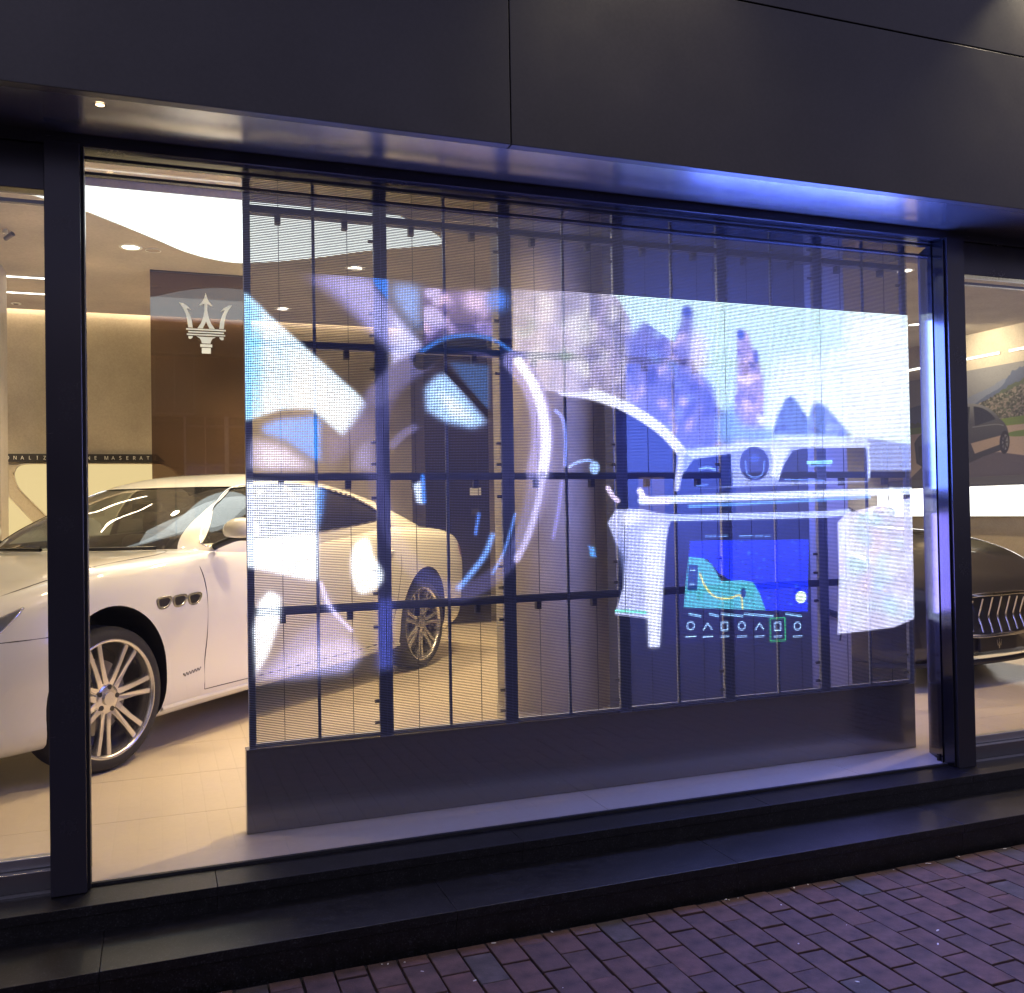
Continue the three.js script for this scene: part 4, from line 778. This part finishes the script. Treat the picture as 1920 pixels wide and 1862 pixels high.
function wheelAt(parent, x, z) {
  const w = new THREE.Group(); w.name = 'wheel'; w.position.set(x, 0.353, z); if (z > 0) w.rotation.y = Math.PI; parent.add(w); // outer face towards -z
  const L = (pts) => new THREE.LatheGeometry(pts.map((p) => new THREE.Vector2(...p)), 64).rotateX(Math.PI / 2);
  part('tyre', L([[0.284, -0.115], [0.300, -0.122], [0.328, -0.118], [0.346, -0.100], [0.352, -0.07], [0.353, 0], [0.352, 0.07], [0.346, 0.10], [0.328, 0.118], [0.290, 0.118], [0.284, 0.10]].map(([r, y]) => [r, y])), carMat.tyre, w);
  part('rim', L([[0.270, -0.085], [0.273, -0.108], [0.281, -0.117], [0.291, -0.118], [0.292, -0.110], [0.283, -0.106], [0.278, -0.09], [0.268, -0.04], [0.262, 0.10], [0.258, 0.10], [0.262, -0.05], [0.270, -0.085]]), carMat.rim, w);
  part('brake_disc', cyl(0.185, 0.185, 0.03, 48).rotateX(Math.PI / 2).translate(0, 0, 0.0), carMat.disc, w);
  part('backing', cyl(0.257, 0.257, 0.01, 48).rotateX(Math.PI / 2).translate(0, 0, 0.06), carMat.darkTrim, w);
  part('calliper', box(0.09, 0.20, -0.09, 0.09, -0.035, 0.03, 0.02), carMat.calliper, w);
  const sp = (s) => { // one arm of a twin spoke, lying along +x
    const sh = shapeOf([[0.055, s * 0.005], [0.10, s * 0.007], [0.18, s * 0.014], [0.274, s * 0.024], [0.274, s * 0.045], [0.18, s * 0.033], [0.10, s * 0.030], [0.055, s * 0.034]]);
    const g = new THREE.ExtrudeGeometry(sh, { depth: 0.022, bevelEnabled: true, bevelSize: 0.004, bevelThickness: 0.006, bevelSegments: 2 });
    const p = g.attributes.position; for (let k = 0; k < p.count; k++) { const r = Math.hypot(p.getX(k), p.getY(k)); p.setZ(k, p.getZ(k) - 0.085 - 0.016 * Math.sin((r - 0.05) / 0.23 * Math.PI * 0.9) * 0.5 - (r > 0.2 ? (r - 0.2) * 0.12 : 0)); }
    g.computeVertexNormals(); return g;
  };
  const arms = [sp(1), sp(-1)];
  for (let k = 0; k < 7; k++) for (const g of arms) { const o = part('spoke', g, carMat.rim, w); o.rotation.z = 0.35 + k * Math.PI * 2 / 7; }
  part('hub', L([[0.0, -0.098], [0.052, -0.098], [0.078, -0.090], [0.086, -0.07], [0.086, -0.02], [0, -0.02]]), carMat.rim, w);
  for (let k = 0; k < 5; k++) { const a = 0.5 + k * Math.PI * 2 / 5; part('bolt_hole', cyl(0.0125, 0.0125, 0.01, 16).rotateX(Math.PI / 2).translate(Math.cos(a) * 0.057, Math.sin(a) * 0.057, -0.0945), carMat.darkTrim, w); }
  part('hub_cap', cyl(0.031, 0.033, 0.01, 28).rotateX(Math.PI / 2).translate(0, 0, -0.1035), carMat.rim, w);
  const em = new THREE.Group(); return w;
}
function makeCar(name, label, paint, pos, turn, o = {}) {
  const t = thing(name, label, 'car', pos); t.rotation.y = turn;
  part('body', carGeo.bodyPaint, paint, t); part('wheel_arch', carGeo.bodyDark, carMat.darkTrim, t);
  part('roof', carGeo.topPaint, paint, t); part('roof_lining', carGeo.topDark, carMat.darkTrim, t);
  part('windscreen', carGeo.windscreen, carMat.glass, t); part('rear_window', carGeo.rear, carMat.rearGlass, t);
  for (const [k, pair] of carGeo.sides.entries()) for (const g of pair) part('side_window', g, k ? carMat.rearGlass : carMat.glass, t);
  for (const x of [0, -3.19]) for (const z of [-0.815, 0.815]) wheelAt(t, x, z);
  const S = (x, y, s, off = 0) => [x, y, s * (bodySide(x, y) + off)], G = (x, y, s, off = 0) => [x, y, s * (ghSide(x, y) + off)];
  for (const s of [-1, 1]) {
    // chrome window surround
    const w = [...carGeo.win].map(([x, y]) => G(x, y, s, 0.001)); part('window_trim', tube([...w, w[0]], 0.0065, 140, 6), mat.chrome, t);
    part('window_post', (() => { const pts = steps(1.105, up(1.40), 8).map((y) => [[-1.72 + (y - 1.1) * -0.12, y], [-1.79 + (y - 1.1) * -0.12, y]]); const pos = [], idx = []; pts.forEach(([a, b]) => pos.push(...G(a[0], a[1], s, 0.001), ...G(b[0], b[1], s, 0.001))); for (let k = 0; k < 8; k++) idx.push(2 * k, 2 * k + 1, 2 * k + 2, 2 * k + 1, 2 * k + 3, 2 * k + 2); const g = new THREE.BufferGeometry(); g.setAttribute('position', new THREE.Float32BufferAttribute(pos, 3)); g.setIndex(idx); g.computeVertexNormals(); g.setAttribute('uv', new THREE.Float32BufferAttribute(new Float32Array(36), 2)); return g; })(), carMat.darkTrim, t);
    // shut lines of doors and bonnet
    const seam = (pts) => part('shut_line', tube(pts, 0.0028, 50, 5), carMat.darkTrim, t);
    seam([[-0.655, 1.03], [-0.672, 0.95], [-0.69, 0.82], [-0.685, 0.6], [-0.675, 0.42], [-0.685, 0.30], [-0.69, 0.275]].map(([x, y]) => S(x, y, s, -0.0008)));
    seam([[-0.69, 0.276], [-1.2, 0.27], [-1.78, 0.268]].map(([x, y]) => S(x, y, s, -0.0008)));
    seam(steps(1.06, 0.272, 8).map((y) => S(-1.77 - (1.06 - y) * 0.02, y, s, -0.0008)));
    seam([[-1.78, 0.268], [-2.3, 0.27], [-2.6, 0.30], [-2.72, 0.45], [-2.78, 0.7], [-2.82, 0.9], [-2.80, 1.08]].map(([x, y]) => S(x, y, s, -0.0008)));
    seam([[-0.60, 0.70], [-0.56, 0.765], [-0.45, 0.80], [-0.2, 0.815], [0.1, 0.82], [0.4, 0.80], [0.62, 0.735]].map(([x, z]) => [x, bodyTop(x, z) - 0.0006, s * z]));
    seam([[0.36, 0.70], [0.5, 0.70], [0.62, 0.70]].map(([x, y]) => S(x, y, s, -0.0008)));
    part('sill_strip', tube(steps(-0.36, -2.85, 20).map((x) => S(x, 0.232, s, -0.006)), 0.016, 40, 8), paint, t);
    // door handles
    for (const x of [-1.58, -2.62]) part('door_handle', tube([S(x + 0.10, 0.945, s, -0.004), S(x + 0.06, 0.948, s, 0.022), S(x - 0.06, 0.952, s, 0.022), S(x - 0.10, 0.953, s, -0.004)], 0.012, 20, 8), paint, t);
    // three side vents
    for (const x of [-0.345, -0.465, -0.585]) {
      const v = new THREE.Group(); v.name = 'side_vent'; const y = 0.79, z = bodySide(x, y); v.position.set(x, y, s * (z + 0.001)); t.add(v);
      const q = (k) => { const sh = [[0.050 * k, 0.018 * k], [0.018 * k, 0.028 * k], [-0.044 * k, 0.026 * k], [-0.050 * k, 0.012 * k], [-0.016 * k, -0.026 * k], [0.040 * k, -0.024 * k]]; return smoothShape(sh, true, 40); };
      const ringS = q(1.06); ringS.holes.push(new THREE.Path(q(0.80).getPoints().reverse()));
      const rg = new THREE.ExtrudeGeometry(ringS, { depth: 0.008, bevelEnabled: true, bevelSize: 0.002, bevelThickness: 0.002, bevelSegments: 1 }); rg.translate(0, 0, -0.004); part('vent_ring', rg, carMat.ventRing, v);
      part('vent_mesh', new THREE.ExtrudeGeometry(q(0.86), { depth: 0.004, bevelEnabled: false }).translate(0, 0, -0.003), carMat.darkTrim, v);
    }
    // small script on the fender: a few slanted strokes
    if (s < 0) { const base = [-0.50, 0.385]; const pts = []; for (let k = 0; k <= 26; k++) pts.push(S(base[0] - k * 0.0056, base[1] + Math.sin(k * 1.55) * 0.009 + k * 0.0006, s, 0.001)); part('script_badge', tube(pts, 0.0018, 120, 5), carMat.rimDark, t); }
    // mirror
    const m = new THREE.Group(); m.name = 'door_mirror'; m.position.set(-0.86, 1.135, s * 1.0); t.add(m);
    const cap = new THREE.SphereGeometry(1, 32, 20); cap.scale(0.085, 0.072, 0.115); { const p = cap.attributes.position; for (let k = 0; k < p.count; k++) { if (p.getX(k) < -0.03) p.setX(k, -0.03); if (p.getY(k) < -0.035) p.setY(k, -0.035 + (p.getY(k) + 0.035) * 0.3); } cap.computeVertexNormals(); } cap.translate(0, 0.02, s * 0.035); part('mirror_cap', cap, paint, m);
    part('mirror_arm', tube([[0, -0.075, -s * 0.16], [0.0, -0.05, -s * 0.09], [0.0, -0.025, 0.0], [-0.005, -0.022, s * 0.09]], 0.02, 20, 10), carMat.darkTrim, m);
    part('mirror_glass', new THREE.CircleGeometry(0.065, 24).scale(1.5, 0.85, 1).rotateY(-Math.PI / 2).translate(-0.031, 0.02, s * 0.035), mat.chrome, m);
    // head and tail lamps lie on the body skin
    const skin = (quad, off, nx = 16, ny = 6) => { const pos = [], idx = []; for (let i = 0; i <= nx; i++) for (let j = 0; j <= ny; j++) { const u = i / nx, v = j / ny, X = (quad[0][0] * (1 - u) + quad[1][0] * u) * (1 - v) + (quad[3][0] * (1 - u) + quad[2][0] * u) * v, Y = (quad[0][1] * (1 - u) + quad[1][1] * u) * (1 - v) + (quad[3][1] * (1 - u) + quad[2][1] * u) * v; pos.push(X + off * 0.5, Y + off * 0.2, s * (bodySide(X, Y) + off)); } for (let i = 0; i < nx; i++) for (let j = 0; j < ny; j++) { const a = i * (ny + 1) + j; idx.push(a, a + ny + 1, a + 1, a + 1, a + ny + 1, a + ny + 2); } const g = new THREE.BufferGeometry(); g.setAttribute('position', new THREE.Float32BufferAttribute(pos, 3)); g.setIndex(idx); g.computeVertexNormals(); g.setAttribute('uv', new THREE.Float32BufferAttribute(new Float32Array(pos.length / 3 * 2), 2)); return g; };
    const h = new THREE.Group(); h.name = 'headlight'; t.add(h);
    const hq = [[0.455, 0.842], [0.83, 0.715], [0.86, 0.64], [0.60, 0.725]];
    part('lamp_bowl', skin(hq, 0.002), carMat.rimDark, h); part('lamp_lens', skin(hq, 0.010), carMat.lens, h);
    const rimPts = [hq[0], hq[1], hq[2], hq[3], hq[0]].flatMap((p, k, a) => (k + 1 < a.length ? steps(0, 1, 5).slice(0, -1).map((f) => [p[0] + (a[k + 1][0] - p[0]) * f, p[1] + (a[k + 1][1] - p[1]) * f]) : [p])).map(([x, y]) => S(x, y, s, 0.004)); part('lamp_rim', tube(rimPts, 0.005, 60, 5), mat.chrome, h);
    for (const x of [0.66, 0.76]) { const y = 0.885 - x * 0.27; part('projector', new THREE.SphereGeometry(0.026, 16, 10).translate(x, y, s * (bodySide(x, y) - 0.006)), mat.chrome, h); }
    part('tail_light', skin([[-4.24, 0.90], [-3.95, 0.95], [-3.98, 0.86], [-4.25, 0.82]], 0.004), carMat.tail, t);
    // front air intake
    part('air_intake', skin([[0.70, 0.42], [0.90, 0.43], [0.905, 0.30], [0.74, 0.27]], 0.003), carMat.darkTrim, t);
    part('seat', [box(-1.55, -1.05, 0.42, 0.60, s * 0.13, s * 0.62, 0.07), box(-1.72, -1.56, 0.55, 1.12, s * 0.14, s * 0.61, 0.06), box(-1.74, -1.64, 1.12, 1.28, s * 0.26, s * 0.49, 0.045)], carMat.seat, t);
    part('rear_seat', [box(-2.65, -2.15, 0.42, 0.62, s * 0.05, s * 0.66, 0.07), box(-2.85, -2.66, 0.55, 1.14, s * 0.05, s * 0.66, 0.06)], carMat.seat, t);
    const wz = s < 0 ? [-0.70, -0.45, -0.12] : [-0.06, 0.22, 0.55], wx = (z) => -0.345 - 0.42 * z * z;
    part('wiper', tube(wz.map((z) => [wx(z), bodyTop(wx(z), Math.abs(z)) + 0.016, z]), 0.011, 24, 6), carMat.darkTrim, t);
  }
  part('dashboard', box(-1.05, -0.62, 0.72, 1.0, -0.70, 0.70, 0.08), carMat.cabin, t);
  part('cabin_floor', box(-3.0, -0.72, 0.37, 0.42, -0.70, 0.70, 0.02), carMat.cabin, t);
  const sw = part('steering_wheel', [new THREE.TorusGeometry(0.18, 0.016, 10, 40).toNonIndexed(), new THREE.CylinderGeometry(0.05, 0.06, 0.04, 20).rotateX(Math.PI / 2).toNonIndexed(), box(-0.17, 0.17, -0.02, 0.02, -0.01, 0.01)], carMat.cabin, t); sw.position.set(-1.13, 0.98, -0.38); sw.rotation.set(0, Math.PI / 2, 0); sw.rotateX(-0.4);
  part('rear_mirror', box(-1.22, -1.19, 1.27, 1.33, -0.12, 0.12, 0.012), carMat.cabin, t);
  // grille with vertical slats, plate with the emblem, front lip
  const g = new THREE.Group(); g.name = 'grille'; g.position.set(0.957, 0.49, 0); t.add(g);
  const oval = (a, b) => smoothShape([[a, 0.02], [a * 0.9, b * 0.72], [a * 0.5, b], [0, b * 1.02], [-a * 0.5, b], [-a * 0.9, b * 0.72], [-a, 0.02], [-a * 0.86, -b * 0.75], [-a * 0.45, -b], [0, -b], [a * 0.45, -b], [a * 0.86, -b * 0.75]], true, 70);
  const bow = (q) => { q.rotateY(Math.PI / 2); const p = q.attributes.position; for (let k = 0; k < p.count; k++) { const z = p.getZ(k); p.setX(k, p.getX(k) - z * z * 0.30); } q.computeVertexNormals(); return q; };
  const frameS = oval(0.50, 0.142); frameS.holes.push(new THREE.Path(oval(0.478, 0.126).getPoints().reverse()));
  part('grille_frame', bow(new THREE.ExtrudeGeometry(frameS, { depth: 0.055, bevelEnabled: true, bevelSize: 0.004, bevelThickness: 0.004, bevelSegments: 2, curveSegments: 20 })), mat.chrome, g);
  part('grille_back', bow(new THREE.ExtrudeGeometry(oval(0.485, 0.13), { depth: 0.004, bevelEnabled: false })), carMat.darkTrim, g);
  for (let k = -5; k <= 5; k++) { const z = k * 0.088, hgt = 0.12 * Math.sqrt(Math.max(0.1, 1 - (z / 0.52) ** 2)); const sgn = Math.sign(z); part('slat', tube([[0.052 - z * z * 0.3, hgt, z], [0.034 - z * z * 0.3, hgt * 0.45, z], [0.018 - z * z * 0.3, -0.015, z], [0.034 - z * z * 0.3, -hgt * 0.55, z], [0.050 - z * z * 0.3, -hgt, z]], 0.0075, 20, 6), mat.chrome, g); }
  part('plate', box(0.965, 0.983, 0.245, 0.335, -0.19, 0.19, 0.004), carMat.darkTrim, t);
  const em = new THREE.Group(); em.name = 'emblem'; em.position.set(0.984, 0.292, 0); em.rotation.y = Math.PI / 2; t.add(em); emblem(em, 0, 0, 0, 0.00005, mat.chrome, 0.003);
  const lip = steps(-0.86, 0.86, 24).map((z) => [0.95 - Math.pow(Math.abs(z), 2.6) * 0.42, 0.175, z]); part('front_lip', tube(lip, 0.02, 60, 8), carMat.darkTrim, t);
  return t;
}
{
  const turn = Math.atan2(-0.725, -0.689), F = [-0.6889, 0.7249], R = [-0.7249, -0.6889];
  const white = M([0.68, 0.675, 0.60], 0.35, 0, { clearcoat: 1, clearcoatRoughness: 0.03 }), dark = M([0.03, 0.03, 0.033], 0.3, 0.2, { clearcoat: 1, clearcoatRoughness: 0.02 });
  const ax = -0.241 + 0.93 * R[0], az = -1.523 + 0.93 * R[1];
  makeCar('white_car', 'white luxury saloon parked diagonally, its side behind the near column and the video screen', white, [ax + 0.01, FL, az], turn);
  makeCar('dark_car', 'dark saloon with slatted oval grille seen through the right bay', dark, [5.28 - 0.96 * 0.12, FL, -1.36 - 0.96 * 0.993], Math.atan2(-0.993, 0.12));
}
scene.traverse((o) => { if (o.isMesh) { o.castShadow = true; o.receiveShadow = true; } });
renderer.render(scene, camera);
